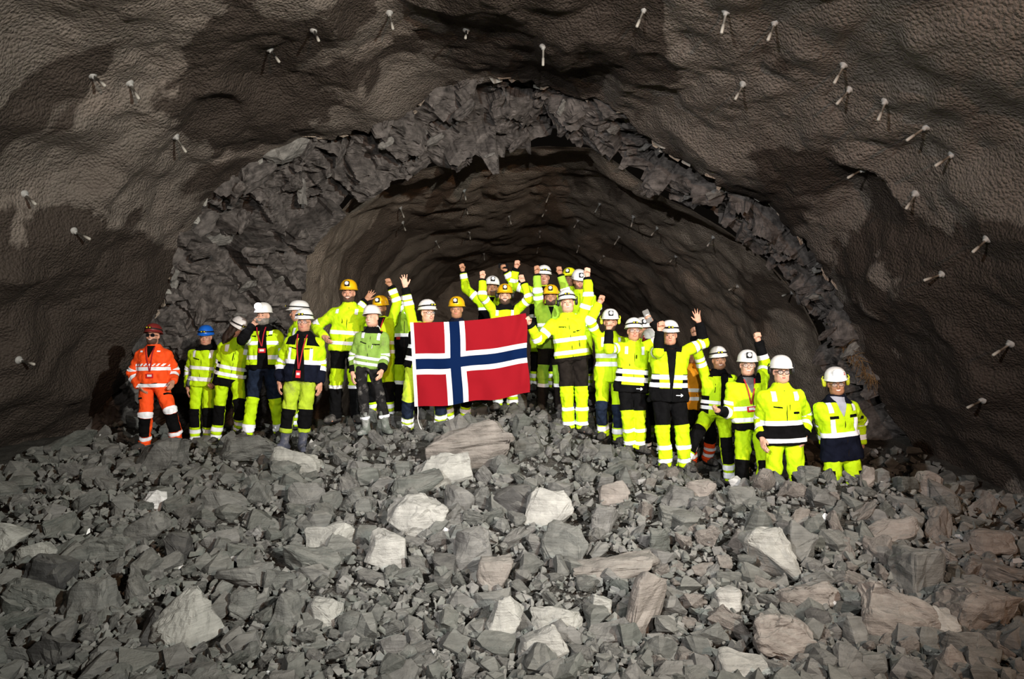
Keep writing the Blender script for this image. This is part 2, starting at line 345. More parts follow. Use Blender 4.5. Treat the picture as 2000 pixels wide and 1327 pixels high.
# ------------------------------------------------------------------ ground heights of the muck pile
GP = []
def g(px, py, Y): GP.append(at(px, py, Y))
for a in [(282, 880, 10.0), (344, 870, 10.0), (380, 875, 10.6), (407, 869, 10.6), (420, 875, 10.3), (466, 852, 10.3), (483, 862, 9.9), (546, 858, 9.9),
          (553, 886, 9.2), (590, 884, 9.2), (716, 859, 9.2), (754, 849, 9.1), (796, 847, 9.2), (861, 841, 9.2), (1110, 847, 9.3), (1138, 853, 9.3),
          (1178, 858, 9.4), (1206, 874, 9.4), (1229, 884, 8.9), (1250, 888, 8.9), (1298, 920, 8.6), (1336, 920, 8.6), (1426, 953, 9.1), (1385, 908, 9.7),
          (1270, 898, 9.6), (680, 828, 9.8), (560, 855, 10.3), (745, 822, 10.0), (890, 826, 10.0), (795, 825, 10.2), (986, 804, 10.4), (961, 782, 10.9),
          (1062, 775, 10.9), (1076, 802, 10.1), (1125, 782, 11.0), (1000, 828, 9.3), (930, 836, 9.2),
          (1460, 995, 8.2), (1530, 1028, 7.75), (1632, 1045, 7.7), (1700, 1010, 8.2),
          # crest in front of the people at the far end of the row, then the slope down to the camera
          (1400, 962, 7.4), (1480, 944, 6.95), (1560, 936, 6.75), (1600, 932, 6.72), (1640, 930, 6.7), (1720, 932, 6.8), (1800, 950, 7.2), (1880, 965, 7.6), (1990, 975, 8.0), (2200, 985, 8.2),
          (1800, 985, 8.8), (1900, 990, 9.2), (2100, 1000, 9.5),
          (-300, 925, 8.6), (-100, 925, 8.9), (20, 918, 9.2), (100, 880, 10.0), (180, 850, 11.0), (230, 830, 11.5),
          (260, 900, 9.2), (400, 895, 9.0), (500, 893, 8.8), (640, 885, 8.6), (800, 870, 8.6), (900, 865, 8.4), (1050, 868, 8.4), (1150, 885, 8.4), (1250, 920, 8.0), (1330, 945, 7.8),
          (100, 960, 7.8), (0, 1060, 6.1), (400, 1000, 6.9), (700, 1000, 6.7), (1000, 1000, 6.5), (1300, 1010, 6.5), (1700, 1000, 6.2), (1950, 1020, 6.4),
          (0, 1200, 4.9), (500, 1180, 5.0), (1000, 1170, 5.05), (1500, 1150, 5.1), (2000, 1160, 5.1),
          (-200, 1327, 4.05), (300, 1327, 4.05), (1000, 1327, 4.05), (1700, 1327, 4.0), (2200, 1327, 4.0)]: g(*a)
for x in (-8, -4, 0, 4, 8):
    GP.append(np.array([x, 3.0, -2.1])); GP.append(np.array([x, 1.5, -2.15])); GP.append(np.array([x, -3, -2.15]))
    GP.append(np.array([x, 13.0, -1.25 - abs(x) * 0.06])); GP.append(np.array([x, 16, -2.0])); GP.append(np.array([x, 20, -2.3])); GP.append(np.array([x, 30, -2.4])); GP.append(np.array([x, 38, -2.4]))
GP = np.array(GP)
def _phi(r): return np.sqrt(r * r + 0.25 ** 2)
_A = _phi(np.linalg.norm(GP[:, None, :2] - GP[None, :, :2], axis=2)); n_ = len(GP)
_S = np.zeros((n_ + 3, n_ + 3)); _S[:n_, :n_] = _A + 0.02 * np.eye(n_) * -1
_S[:n_, n_] = 1; _S[:n_, n_ + 1:] = GP[:, :2]; _S[n_, :n_] = 1; _S[n_ + 1:, :n_] = GP[:, :2].T
_W = np.linalg.solve(_S, np.concatenate([GP[:, 2], np.zeros(3)]))
def height(x, y):
    x = np.asarray(x, float); y = np.asarray(y, float)
    q = np.stack([x.ravel(), y.ravel()], -1)
    z = _phi(np.linalg.norm(q[:, None, :] - GP[None, :, :2], axis=2)) @ _W[:n_] + _W[n_] + q @ _W[n_ + 1:]
    return z.reshape(x.shape)
_gx, _gy = np.linspace(-11, 11, 221), np.linspace(-3, 40, 431)
_GH = height(*np.meshgrid(_gx, _gy, indexing='ij'))
def hfast(x, y):
    x = np.asarray(x, float); y = np.asarray(y, float)
    i = np.clip((x + 11) / 0.1, 0, 219.99); j = np.clip((y + 3) / 0.1, 0, 429.99)
    a = i.astype(int); b = j.astype(int); fx, fy = i - a, j - b
    return (_GH[a, b] * (1 - fx) * (1 - fy) + _GH[a + 1, b] * fx * (1 - fy) + _GH[a, b + 1] * (1 - fx) * fy + _GH[a + 1, b + 1] * fx * fy)
_YS = np.arange(3.0, 14.0, 0.04)
def hit(px, py):
    """where the sight line through a pixel first meets the muck pile"""
    px = np.atleast_1d(px).astype(float); py = np.atleast_1d(py).astype(float)
    X = (px[:, None] - CX) / F * _YS; Z = -(py[:, None] - CY) / F * _YS
    below = Z <= hfast(X, np.broadcast_to(_YS, X.shape))
    k = below.argmax(1); ok = below.any(1)
    Y = _YS[k]
    return np.stack([(px - CX) / F * Y, Y, -(py - CY) / F * Y], -1), ok

# floor: the bed of fines the rocks lie in
xs = np.linspace(-10.5, 10.5, 210); ys = np.concatenate([np.linspace(-3, 3.4, 20), np.linspace(3.5, 13, 160), np.linspace(13.2, 38, 60)])
X, Y = np.meshgrid(xs, ys, indexing='ij'); Z = hfast(X, Y)
P = np.stack([X, Y, Z], -1).reshape(-1, 3)
P[:, 2] += 0.05 * fbm(P * 2.2, 4, 5) + 0.03 * fbm(P * 9, 3, 9) - 0.06
fl = link('floor', mesh_np('floor', P, grid_faces(len(xs), len(ys))[:, ::-1], [M['fines']])); fl['kind'] = 'structure'

# ------------------------------------------------------------------ the tunnel
Bpx = [(40, 1120), (110, 985), (165, 880), (205, 790), (240, 715), (285, 640), (320, 570), (352, 500), (385, 435), (430, 385), (480, 345), (540, 296), (582, 268), (640, 272), (700, 252), (762, 232), (830, 186),
       (900, 168), (1000, 166), (1100, 182), (1160, 200), (1222, 232), (1290, 292), (1370, 332), (1440, 356), (1502, 378), (1545, 420), (1590, 480), (1625, 540), (1655, 620), (1690, 700), (1730, 790), (1770, 870), (1815, 960), (1870, 1080)]
Cpx = [(500, 1010), (520, 920), (545, 830), (570, 740), (585, 660), (590, 600), (592, 560), (602, 490), (640, 440), (690, 385), (760, 345), (850, 325), (950, 302), (1050, 287), (1160, 290), (1210, 320), (1260, 358),
       (1300, 388), (1345, 408), (1400, 440), (1450, 475), (1510, 530), (1560, 590), (1592, 650), (1612, 720), (1640, 810), (1665, 900), (1690, 1000)]
YB, YC = 12.3, 13.6
def resample(pts, n):
    p = np.asarray(pts, float); d = np.concatenate([[0], np.cumsum(np.linalg.norm(np.diff(p, axis=0), axis=1))])
    t = np.linspace(0, d[-1], n); q = np.stack([np.interp(t, d, p[:, k]) for k in range(p.shape[1])], -1)
    return q
def smooth(p, it):
    p = p.copy()
    for _ in range(it): p[1:-1] = 0.25 * p[:-2] + 0.5 * p[1:-1] + 0.25 * p[2:]
    return p
NS = 460
Bq = np.array([at(x, y, YB) for x, y in Bpx]); Cq = np.array([at(x, y, YC) for x, y in Cpx])
B = smooth(resample(Bq, NS), 6); Cc = smooth(resample(Cq, NS), 6)
Bs = smooth(resample(Bq, NS), 400)                 # the arch without its local dents
cen = np.array([0, 0, -1.2])
sdist = np.concatenate([[0], np.cumsum(np.linalg.norm(np.diff(Bs, axis=0), axis=1))])
# near arch
yv = np.concatenate([np.linspace(-4, 6, 22), np.linspace(6.2, 8.4, 20)[1:], np.linspace(8.44, YB, 105)])
NY = len(yv)
S_, Yv = np.meshgrid(np.arange(NS), yv, indexing='ij')
wgt = np.clip((Yv - (YB - 1.6)) / 1.6, 0, 1) ** 1.5
base = Bs[S_] * (1 - wgt[..., None]) + B[S_] * wgt[..., None]
k = 1 + 0.016 * np.clip(YB - Yv, 0, 5) + 0.004 * np.clip(YB - Yv - 5, 0, 20)
V = (base - cen) * k[..., None] + cen; V[..., 1] = Yv
jag = 0.30 * fbm(np.stack([sdist * 1.1, sdist * 0, sdist * 0], -1), 3, 41) + 0.26 * fbm(np.stack([sdist * 7, sdist * 0, sdist * 0], -1), 3, 42, 0.7)
edge = np.clip((Yv - (YB - 0.8)) / 0.8, 0, 1)
V[..., 1] += edge * jag[S_]
V = V.reshape(-1, 3); Q = grid_faces(NS, NY); N = vnormals(V, Q)
inw = (cen - V); inw[:, 1] = 0
N *= np.sign((N * inw).sum(1))[:, None]
q = V * np.array([1, 0.75, 1])
bill = np.abs(fbm(q * 0.62 + 3, 2, 61)) * 2 - 0.6
disp = 0.42 * fbm(q * 0.42, 2, 62) - 0.19 * bill + 0.075 * (np.abs(fbm(q * 1.5 + 5, 2, 63)) * 2 - 0.6) + 0.075 * fbm(q * 2.6, 3, 64) + 0.022 * fbm(q * 9, 3, 65)
V = V + N * (disp * (1 - 0.55 * edge.reshape(-1)) + 0.02)[:, None]
# turned lip of the shell, going back outwards
Vg = V.reshape(NS, NY, 3); lip = []
out = -N.reshape(NS, NY, 3)[:, -1]
for a, b in ((0.03, 0.03), (0.10, 0.02), (0.22, -0.06), (0.5, -0.2)):
    t = Vg[:, -1] + out * a * (1 + 0.5 * fbm(Bs * 4, 2, 66)[:, None]); t[:, 1] += b; lip.append(t)
Vg = np.concatenate([Vg, np.stack(lip, 1)], 1); NYL = Vg.shape[1]
near_V, near_N = V.reshape(NS, NY, 3), None
s_l, s_r = int(NS * 0.25), int(NS * 0.74)
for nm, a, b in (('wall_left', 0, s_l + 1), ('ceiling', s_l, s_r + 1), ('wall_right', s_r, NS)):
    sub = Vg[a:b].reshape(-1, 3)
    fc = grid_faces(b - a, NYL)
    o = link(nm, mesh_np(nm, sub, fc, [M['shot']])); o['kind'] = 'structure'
CEIL = bpy.data.objects['ceiling']; WL = bpy.data.objects['wall_left']; WR = bpy.data.objects['wall_right']

# raw blasted rock between the sprayed shell and the inner heading
NR = 74
Bo = (B - cen) * 1.05 + cen; Bo[:, 1] = YB - 0.1
tt = np.linspace(0, 1, NR)[None, :, None]
V = Bo[:, None, :] * (1 - tt) + Cc[:, None, :] * tt
V[..., 1] = (YB - 0.15) + (YC - YB + 0.15) * (tt[..., 0] ** 1.0)
V = V.reshape(-1, 3); Q = grid_faces(NS, NR); N = vnormals(V, Q); N *= np.sign((N * (np.array([0, 6, -.5]) - V)).sum(1))[:, None]
fol = Matrix.Rotation(R(38), 3, 'Y'); q = V @ np.array(fol) * np.array([0.75, 0.85, 1.25])
fade = np.minimum(1, np.repeat(np.minimum(np.linspace(0, 1, NR), 1 - np.linspace(0, 1, NR) * 0.9)[None], NS, 0).ravel() * 5 + 0.15)
d = facets(q, 1.0, 71, 0.55, 1.1) + facets(q, 0.45, 72, 0.24, 1.0) + facets(q, 0.17, 73, 0.055) + 0.015 * fbm(V * 9, 3, 74)
raw_V = V + N * (d * fade)[:, None]
RAW = link('trim_1', mesh_np('raw_rock_arch', raw_V, Q, [M['rawrock']], smooth=False)); RAW['kind'] = 'structure'
raw_N = N

# inner heading: lower sprayed vault running back to its closed face
yi = np.concatenate([np.linspace(YC - 0.05, 20, 80), np.linspace(20.2, 35, 60)]); NI = len(yi)
Cs = smooth(resample(Cq, NS), 60)
S_, Yv = np.meshgrid(np.arange(NS), yi, indexing='ij')
wgt = np.clip((Yv - YC) / 2.5, 0, 1)
base = Cc[S_] * (1 - wgt[..., None]) + Cs[S_] * wgt[..., None]
V = (base - cen) * (1 + 0.05 * np.clip((Yv - YC) / 1.5, 0, 1) - 0.004 * np.clip(Yv - 16, 0, 30))[..., None] + cen; V[..., 1] = Yv
V = V.reshape(-1, 3); Q = grid_faces(NS, NI); N = vnormals(V, Q); inw = cen - V; inw[:, 1] = 0; N *= np.sign((N * inw).sum(1))[:, None]
q = V * np.array([1, 0.8, 1])
e2 = np.clip((V[:, 1] - YC) / 0.8, 0.15, 1)
disp = 0.30 * fbm(q * 0.35, 2, 81) + 0.15 * (np.abs(fbm(q * 0.55, 2, 82)) * 2 - 0.5) + 0.06 * (np.abs(fbm(q * 1.4, 2, 83)) * 2 - 0.6) + 0.05 * fbm(q * 3.0, 3, 84)
V = V + N * (disp * e2)[:, None]
inn_V, inn_N = V, N
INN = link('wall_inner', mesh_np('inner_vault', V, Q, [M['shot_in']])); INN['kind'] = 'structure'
xs = np.linspace(-8, 8, 120); zs = np.linspace(-4, 5, 80)
X, Z = np.meshgrid(xs, zs, indexing='ij'); P = np.stack([X, np.full_like(X, 34.0), Z], -1).reshape(-1, 3)
P[:, 1] += 0.6 * fbm(P * 0.5, 3, 91) + 0.3 * facets(P, 1.0, 92, 1.0)
wb = link('wall_back', mesh_np('wall_back', P, grid_faces(120, 80), [M['shot_in']])); wb['kind'] = 'structure'

# ------------------------------------------------------------------ rocks
rng = np.random.default_rng(7)
def hull(pts, bev=0.0, name='rock'):
    bm = bmesh.new()
    for p in pts: bm.verts.new(p)
    r = bmesh.ops.convex_hull(bm, input=bm.verts)
    bmesh.ops.delete(bm, geom=list({v for v in r['geom_interior'] + r['geom_unused'] if isinstance(v, bmesh.types.BMVert)}), context='VERTS')
    bmesh.ops.dissolve_limit(bm, angle_limit=R(9), verts=bm.verts, edges=bm.edges)
    if bev: bmesh.ops.bevel(bm, geom=bm.edges[:], offset=bev, segments=1, affect='EDGES', profile=0.6, clamp_overlap=True)
    bmesh.ops.triangulate(bm, faces=bm.faces)
    bm.verts.ensure_lookup_table()
    V = np.array([v.co[:] for v in bm.verts]); T = np.array([[v.index for v in f.verts] for f in bm.faces])
    bm.free()
    lo_, hi_ = np.asarray(pts).min(0), np.asarray(pts).max(0); V = np.clip(V, lo_, hi_)
    return V, T
def subdiv(V, T):
    E = np.sort(np.concatenate([T[:, [0, 1]], T[:, [1, 2]], T[:, [2, 0]]]), 1)
    u, inv = np.unique(E, axis=0, return_inverse=True); inv = inv.ravel()
    n = len(T); m = inv.reshape(3, n) + len(V)
    V2 = np.concatenate([V, (V[u[:, 0]] + V[u[:, 1]]) / 2])
    a, b, c = T.T; ab, bc, ca = m
    return V2, np.concatenate([np.stack(x, 1) for x in ((a, ab, ca), (ab, b, bc), (ca, bc, c), (ab, bc, ca))])
def rock_pts(r, n, boxy):
    p = r.normal(size=(n, 3)); p /= np.linalg.norm(p, axis=1, keepdims=True)
    p = np.sign(p) * np.abs(p) ** boxy
    return p / np.abs(p).max(0) * (0.88 + 0.12 * r.random((n, 1))) * 0.5
def rock_mesh(seed, size, n=15, boxy=0.55, sub=0, rough=0.03, bev=0.05, name='rock'):
    """one angular broken block, `size` = (w, d, h) in metres"""
    r = np.random.default_rng(seed)
    size = np.asarray(size, float)
    V, T = hull(rock_pts(r, n, boxy), bev); V = V * size
    for _ in range(sub):
        L = np.linalg.norm(V[T[:, 0]] - V[T[:, 1]], axis=1).mean()
        V, T = subdiv(V, T)
    if rough and sub:
        N = vnormals(V, T); s = size.mean(); sh = seed * 3.7
        q = V / s + sh
        lay = q @ np.array([0.15, 0.25, 1.0])
        d = fbm(q * 2.2, 4, seed) * 1.0 + 0.7 * facets(q, 0.30, seed, 1.0, 0.5) + 0.45 * vnoise(np.stack([q[:, 0] * 1.2, q[:, 1] * 1.2, lay * 14], -1), seed + 9)
        V = V + N * (d * rough * s)[:, None]
    return V, T

def rot_np(r, tilt=0.6):
    e = Matrix.Rotation(r.uniform(0, 6.283), 3, 'Z') @ Matrix.Rotation(r.normal(0, tilt), 3, 'X') @ Matrix.Rotation(r.normal(0, tilt), 3, 'Y')
    return np.array(e)

# the large blocks of the photograph: centre px, width, height, in-picture roll (deg), material, flatness, label
BIG = [
 (318, 895, 104, 66, -6, 'rock', 'big layered boulder at the feet of the man in the orange suit'),
 (485, 884, 96, 52, 4, 'rock', 'rounded layered boulder under the bearded man on the phone'),
 (585, 906, 112, 42, 14, 'rock_pale', 'pale flat slab right below the blue rubber boots'),
 (548, 924, 74, 44, 0, 'rock', 'blue-grey block tucked under the pale flat slab'),
 (905, 885, 190, 82, -22, 'rock_brown', 'huge pale wedge-shaped slab below the flag, its point rising to one side'),
 (868, 922, 120, 62, -18, 'rock_pale', 'pale dusty block leaning below the huge wedge-shaped slab'),
 (815, 950, 100, 46, -24, 'rock', 'long dusty slab sloping below the leaning pale block'),
 (888, 978, 76, 56, 6, 'rock', 'layered square block with ribbed face in the middle of the heap'),
 (1004, 980, 82, 58, -18, 'rock_dark', 'dark purple-grey block lit along its top edge'),
 (1068, 997, 84, 74, 16, 'rock_pale', 'pale rounded triangular boulder in the middle of the heap'),
 (812, 1012, 112, 78, 8, 'rock_pale', 'large pale-topped block in the middle of the heap'),
 (760, 1078, 78, 74, 12, 'rock_pale', 'flat-faced square block with dusty grey front'),
 (924, 1076, 76, 84, 8, 'rock', 'tall notched block with a layered foot'),
 (868, 1104, 52, 48, 0, 'rock_dark', 'dark blue-grey cube wedged beside the tall notched block'),
 (966, 1122, 66, 76, 18, 'rock_brown', 'brown-sided slab leaning behind the tall notched block'),
 (1104, 1066, 84, 82, 26, 'rock', 'tilted block with one greenish and one pinkish face'),
 (1198, 1106, 160, 58, -14, 'rock_brown', 'broad brown gritty slab lying flat'),
 (1502, 1084, 84, 104, -16, 'rock_pale', 'tall smooth pale boulder with bright rounded top'),
 (1562, 1068, 60, 86, 14, 'rock', 'upright grey slab beside the smooth pale boulder'),
 (1792, 1122, 92, 90, 16, 'rock', 'big sharp-edged block with a dark shaded flank'),
 (1722, 1042, 128, 40, -14, 'rock_brown', 'long slab with a pale ledge near the far crest of the heap'),
 (378, 1216, 136, 104, -40, 'rock_pale', 'largest pale slab, tilted on edge near the bottom of the heap'),
 (100, 1124, 84, 74, 8, 'rock_dark', 'black glossy boulder among grey rocks'),
 (72, 1088, 62, 50, -20, 'rock_pale', 'light wedge resting against the black glossy boulder'),
 (14, 1062, 66, 62, 18, 'rock_pale', 'pale block cut by the edge of the picture'),
 (200, 1074, 108, 46, -8, 'rock', 'thin shelf-like slab with sharp overhanging edge'),
 (286, 1036, 92, 54, -26, 'rock', 'sloping slab with worn rounded end'),
 (345, 1072, 54, 62, 6, 'rock_dark', 'dark slate block standing between sloping slabs'),
 (430, 985, 96, 50, 12, 'rock', 'greenish layered block with a stepped side'),
 (600, 972, 76, 50, 0, 'rock', 'square grey-green block with a flat weathered face'),
 (645, 1050, 104, 50, -16, 'rock_pale', 'ribbed pale slab with parallel saw-like lines'),
 (598, 1094, 138, 50, 6, 'rock', 'wide hump of grey rock below the ribbed pale slab'),
 (480, 1130, 116, 46, -10, 'rock', 'splintered layered slab with dark underside'),
 (632, 1200, 66, 54, 8, 'rock_pale', 'round greenish boulder with fine lines on its face'),
 (176, 1176, 104, 80, -28, 'rock', 'broad grooved slab in the lower heap'),
 (66, 1172, 118, 60, 10, 'rock', 'wide low mound of rock in the lower corner of the heap'),
 (290, 1226, 46, 80, 22, 'rock_dark', 'dark greenish wedge standing on its narrow end'),
 (108, 1272, 84, 60, -44, 'rock_dark', 'dark slab with a shiny broken face near the bottom edge'),
 (566, 1196, 56, 76, 20, 'rock', 'upright purple-grey splinter near the bottom'),
 (474, 1178, 48, 60, 18, 'rock', 'leaf-shaped greenish slab with fine grooves'),
 (982, 1220, 56, 100, 26, 'rock_pale', 'long pale greenish block lying point down near the bottom'),
 (1062, 1266, 96, 66, -22, 'rock_pale', 'pale cracked block at the bottom beside the long greenish one'),
 (1080, 1216, 110, 50, 4, 'rock_pale', 'block with a white crystalline lower face'),
 (1192, 1234, 86, 48, 6, 'rock', 'flat grey-green block near the bottom'),
 (1172, 1188, 44, 46, 0, 'rock_pale', 'small bright cubic block with pale blue faces'),
 (1264, 1190, 74, 130, 16, 'rock_brown', 'long upright slab sprinkled with grit'),
 (1420, 1172, 48, 52, 0, 'rock_pale', 'egg-shaped rough grey boulder'),
 (1580, 1168, 124, 50, -14, 'rock_brown', 'flat pointed slab with a creamy white upper face'),
 (1520, 1252, 130, 84, 14, 'rock_brown', 'large block with a broad flat face in the lower heap'),
 (1448, 1306, 100, 56, 4, 'rock_pale', 'pale dusty block cut by the bottom edge'),
 (1600, 1214, 46, 44, 0, 'rock_dark', 'round striped dark block'),
 (1738, 1208, 150, 96, 24, 'rock_brown', 'very large brown slab sloping down in the lower heap'),
 (1912, 1196, 150, 96, 14, 'rock_brown', 'very large brown boulder with lumpy surface'),
 (1836, 1218, 58, 62, -10, 'rock_pale', 'smooth pale-topped stone beside the lumpy brown boulder'),
 (1880, 1262, 90, 56, 16, 'rock', 'grey tapered block in front of the lumpy brown boulder'),
 (1868, 1292, 80, 66, 34, 'rock_brown', 'wedge-shaped stone lit on its lower flank'),
 (1930, 1064, 92, 56, 4, 'rock_brown', 'rounded rusty brown boulder near the far wall'),
 (1446, 972, 56, 42, 6, 'rock', 'smooth grey hump of rock on the crest in front of the two men in jackets'),
 (1368, 962, 62, 44, -8, 'rock_brown', 'blunt brown boulder below the man stepping forward'),
 (1330, 975, 70, 46, 18, 'rock', 'dusty block below the stepping boot'),
 (1560, 1010, 44, 36, 0, 'rock_brown', 'squat brown block on the far crest'),
 (1640, 1000, 40, 42, 0, 'rock', 'upright grey block on the far crest'),
 (1810, 950, 46, 50, 20, 'rock_brown', 'leaning rock against the dark wall on the crest'),
 (1850, 986, 42, 40, 8, 'rock', 'rounded rock on the crest by the dark wall'),
 (1580, 928, 40, 34, 0, 'rock', 'pointed rock at the knees of the man in glasses'),
 (1695, 934, 26, 40, 14, 'rock_brown', 'upright stone beside the legs of the man with the lit headlamp'),
 (1290, 1068, 46, 60, 0, 'rock', 'split grey block with a vertical crack'),
 (1310, 1010, 60, 46, 12, 'rock', 'angular block with a pinkish face'),
 (1200, 965, 60, 42, -14, 'rock_brown', 'pinkish slab resting across smaller stones'),
 (1180, 1020, 52, 54, 12, 'rock', 'blunt grey block with two lit faces'),
 (130, 868, 100, 30, -22, 'rock', 'flat boulder at the foot of the tunnel wall'),
]
made = []
for i, (px, py, wpx, hpx, roll, mt, lab) in enumerate(BIG):
    p, ok = hit(px, py + hpx * 0.22); p = p[0]
    m_ = p[1] / F
    W, H = wpx * m_ * 1.12, hpx * m_ * 1.2
    V, T = rock_mesh(100 + i, (W, max(min(W, H) * 0.9, 0.5 * W), H), n=14 + i % 6, boxy=0.55, sub=3 if wpx >= 105 else 2, rough=0.07, bev=0.03)
    rm = np.array(Matrix.Rotation(R(roll), 3, 'Y') @ Matrix.Rotation(R(-14), 3, 'X'))
    V = V @ rm.T
    me = mesh_np('rock', V, T, [M[mt]], smooth=False)
    c = at(px, py, p[1] + 0.02 * W)
    o = link('rock', me, None, c); tag(o, lab, 'rock', 'large blasted rocks of the muck pile')
    made.append((px, py, wpx, hpx))
made = np.array(made, float)

# middling rocks, each one its own object, grouped by the part of the heap they lie in
PROT = []
for i in range(26):
    r = np.random.default_rng(900 + i)
    s = np.array([1, r.uniform(.6, .95), r.uniform(.36, .8)])
    V, T = rock_mesh(900 + i, s, n=12 + i % 7, boxy=0.6, sub=2, rough=0.085, bev=0.03)
    PROT.append([mesh_np('rock', V, T, [M['rock']], smooth=False), None])
    me2 = PROT[-1][0].copy(); me2.materials[0] = M['rock_brown']; PROT[-1][1] = me2
ZONES = [(0, 0, 330, 'medium grey rock in the heap in front of the orange suit'), (1, 330, 640, 'medium grey rock in the heap below the men in yellow around the blue helmet'),
         (2, 640, 1000, 'medium grey rock in the heap below the woman and the flag'), (3, 1000, 1350, 'medium pinkish grey rock in the heap below the cheering people'),
         (4, 1350, 1680, 'medium brownish rock in the heap in front of the men in glasses'), (5, 1680, 2001, 'medium brownish rock in the heap beneath the dark tunnel wall')]
cand = rng.random((6000, 2)) * [2000, 440] + [0, 870]
nm = 0; placed = []
for px, py in cand:
    if nm >= 228: break
    s_px = rng.uniform(30, 60) if rng.random() < .72 else rng.uniform(60, 100)
    if (np.abs(made[:, 0] - px) < made[:, 2] * 0.5 + s_px * 0.25).astype(int) @ (np.abs(made[:, 1] - py) < made[:, 3] * 0.45 + s_px * 0.2).astype(int): continue
    if any(abs(px - a) < (s_px + c) * 0.42 and abs(py - b) < (s_px + c) * 0.32 for a, b, c in placed): continue
    p, ok = hit(px, py)
    if not ok[0] or p[0][1] > 9.0: continue
    if p[0][1] > 8.2: s_px *= 0.7
    sz = s_px * p[0][1] / F
    k = rng.integers(0, 26)
    o = link('rock', PROT[k][1 if px > 1250 and rng.random() < .7 else 0]); o.location = p[0] + [0, 0.05 * sz, sz * 0.12]
    o.rotation_euler = (rng.normal(0, .5), rng.normal(0, .5), rng.uniform(0, 6.28)); o.scale = (sz * rng.uniform(.9, 1.25), sz, sz * rng.uniform(.8, 1.1))
    z = [q_ for q_ in ZONES if q_[1] <= px < q_[2]][0]
    tag(o, z[3], 'rock', z[3].replace('rock', 'rocks', 1)); placed.append((px, py, s_px)); nm += 1

# thousands of smaller stones and the grit between: one mass
def mass(name, n, lo, hi, pxr, protos, material, ymax, lift, label):
    Vs, Ts, off = [], [], 0
    px = rng.uniform(-160, 2160, n); py = 1400 - 600 * rng.random(n)
    p, ok = hit(px, py); keep = ok & (p[:, 1] < ymax) & (p[:, 1] > 3.4); p = p[keep]; px = px[keep]
    if True:                                 # and behind the crest, where people stand
        m = n // 6; q = np.stack([rng.uniform(-6.5, 7, m), rng.uniform(6.8, 12.0, m)], -1)
        p = np.concatenate([p, np.column_stack([q, hfast(q[:, 0], q[:, 1])])])
    ppx = CX + p[:, 0] / p[:, 1] * F; ppy = CY - p[:, 2] / p[:, 1] * F; free = np.ones(len(p), bool)
    for a, b, w_, h_ in made: free &= ((ppx - a) / (w_ * .46)) ** 2 + ((ppy - b - h_ * .02) / (h_ * .46)) ** 2 > 1
    if lo > .05:
        for a, b, s_ in placed: free &= ((ppx - a) / (s_ * .45)) ** 2 + ((ppy - b) / (s_ * .38)) ** 2 > 1
    p = p[free & (np.abs(p[:, 0]) < 6.75)]
    sz = (lo + (hi - lo) * rng.random(len(p)) ** 2.6) * (0.55 + p[:, 1] / 13)
    for i in range(len(p)):
        V, T = protos[rng.integers(0, len(protos))]
        Rm = rot_np(rng, 0.7) * (sz[i] * rng.uniform(.75, 1.25, 3))[None, :]
        Vs.append(V @ Rm.T + p[i] + [0, 0, sz[i] * lift]); Ts.append(T + off); off += len(V)
    o = link(name, mesh_np(name, np.concatenate(Vs), np.concatenate(Ts), [material], smooth=False))
    tag(o, label, 'rubble', kind='stuff')
pr = [rock_mesh(500 + i, (1, .8, .62), n=9 + i % 4, boxy=.55, sub=0, bev=0.0) for i in range(24)]
pr1 = []
for i in range(16):
    pr1.append(rock_mesh(560 + i, (1, .85, .62), n=12 + i % 4, boxy=.5, sub=1, rough=0.09, bev=0.0))
mass('rubble', 2600, 0.10, 0.30, None, pr1, M['rock'], 10.8, 0.10, 'fist to head sized broken grey stones between the larger rocks')
mass('gravel', 15000, 0.025, 0.11, None, pr, M['gravel'], 11.0, 0.1, 'small grey stones and grit filling the gaps of the muck pile')

# blocks standing proud of the raw rock arch, each a part of it
rv = raw_V.reshape(NS, NR, 3); rn = raw_N.reshape(NS, NR, 3)
for i in range(170):
    s_ = rng.integers(60, NS - 60); t_ = rng.integers(8, NR - 6)
    p = rv[s_, t_]; px = CX + p[0] / p[1] * F; py = CY - p[2] / p[1] * F
    sz = rng.uniform(0.14, 0.42) * (1.25 if px < 640 else 1); big_ = px < 640 and i % 4 == 0
    if big_: sz = rng.uniform(.5, .95)
    o = link('rock', PROT[rng.integers(0, 26)][0], RAW); o.location = p
    o.rotation_euler = (rng.normal(0, .5), R(-28) + rng.normal(0, .4), rng.normal(0, .6)); o.scale = (sz * 1.3, sz * .8, sz * rng.uniform(.6, .9))
    o.material_slots[0].link = 'OBJECT'; o.material_slots[0].material = M['rawrock_pale' if i % 5 == 0 else 'rawrock']

# ------------------------------------------------------------------ rock bolts (plate, rod with pale sleeve) fixed in the vault
def lathe(prof, n=12, cap=True):
    """profile of (radius, z) revolved about Z"""
    a = np.linspace(0, 2 * math.pi, n, endpoint=False)
    V = np.concatenate([np.stack([r * np.cos(a), r * np.sin(a), np.full(n, z)], -1) for r, z in prof])
    Fs = [tuple(f) for f in grid_faces(len(prof), n, True)[:, ::-1]]
    if cap: Fs += [tuple(range(n))[::-1], tuple((len(prof) - 1) * n + k for k in range(n))]
    return V, Fs
plate_me = mesh_np('plate', *lathe([(0.07, 0.0), (0.07, 0.012), (0.05, 0.03), (0.032, 0.05), (0.028, 0.08)], 14), [M['steel']])
rod_me = mesh_np('rod', *lathe([(0.020, 0.05), (0.020, 0.22), (0.025, 0.22), (0.025, 0.35), (0.014, 0.36)], 8), [mat('bolt_sleeve', (0.36, 0.345, 0.31), 0.5)])
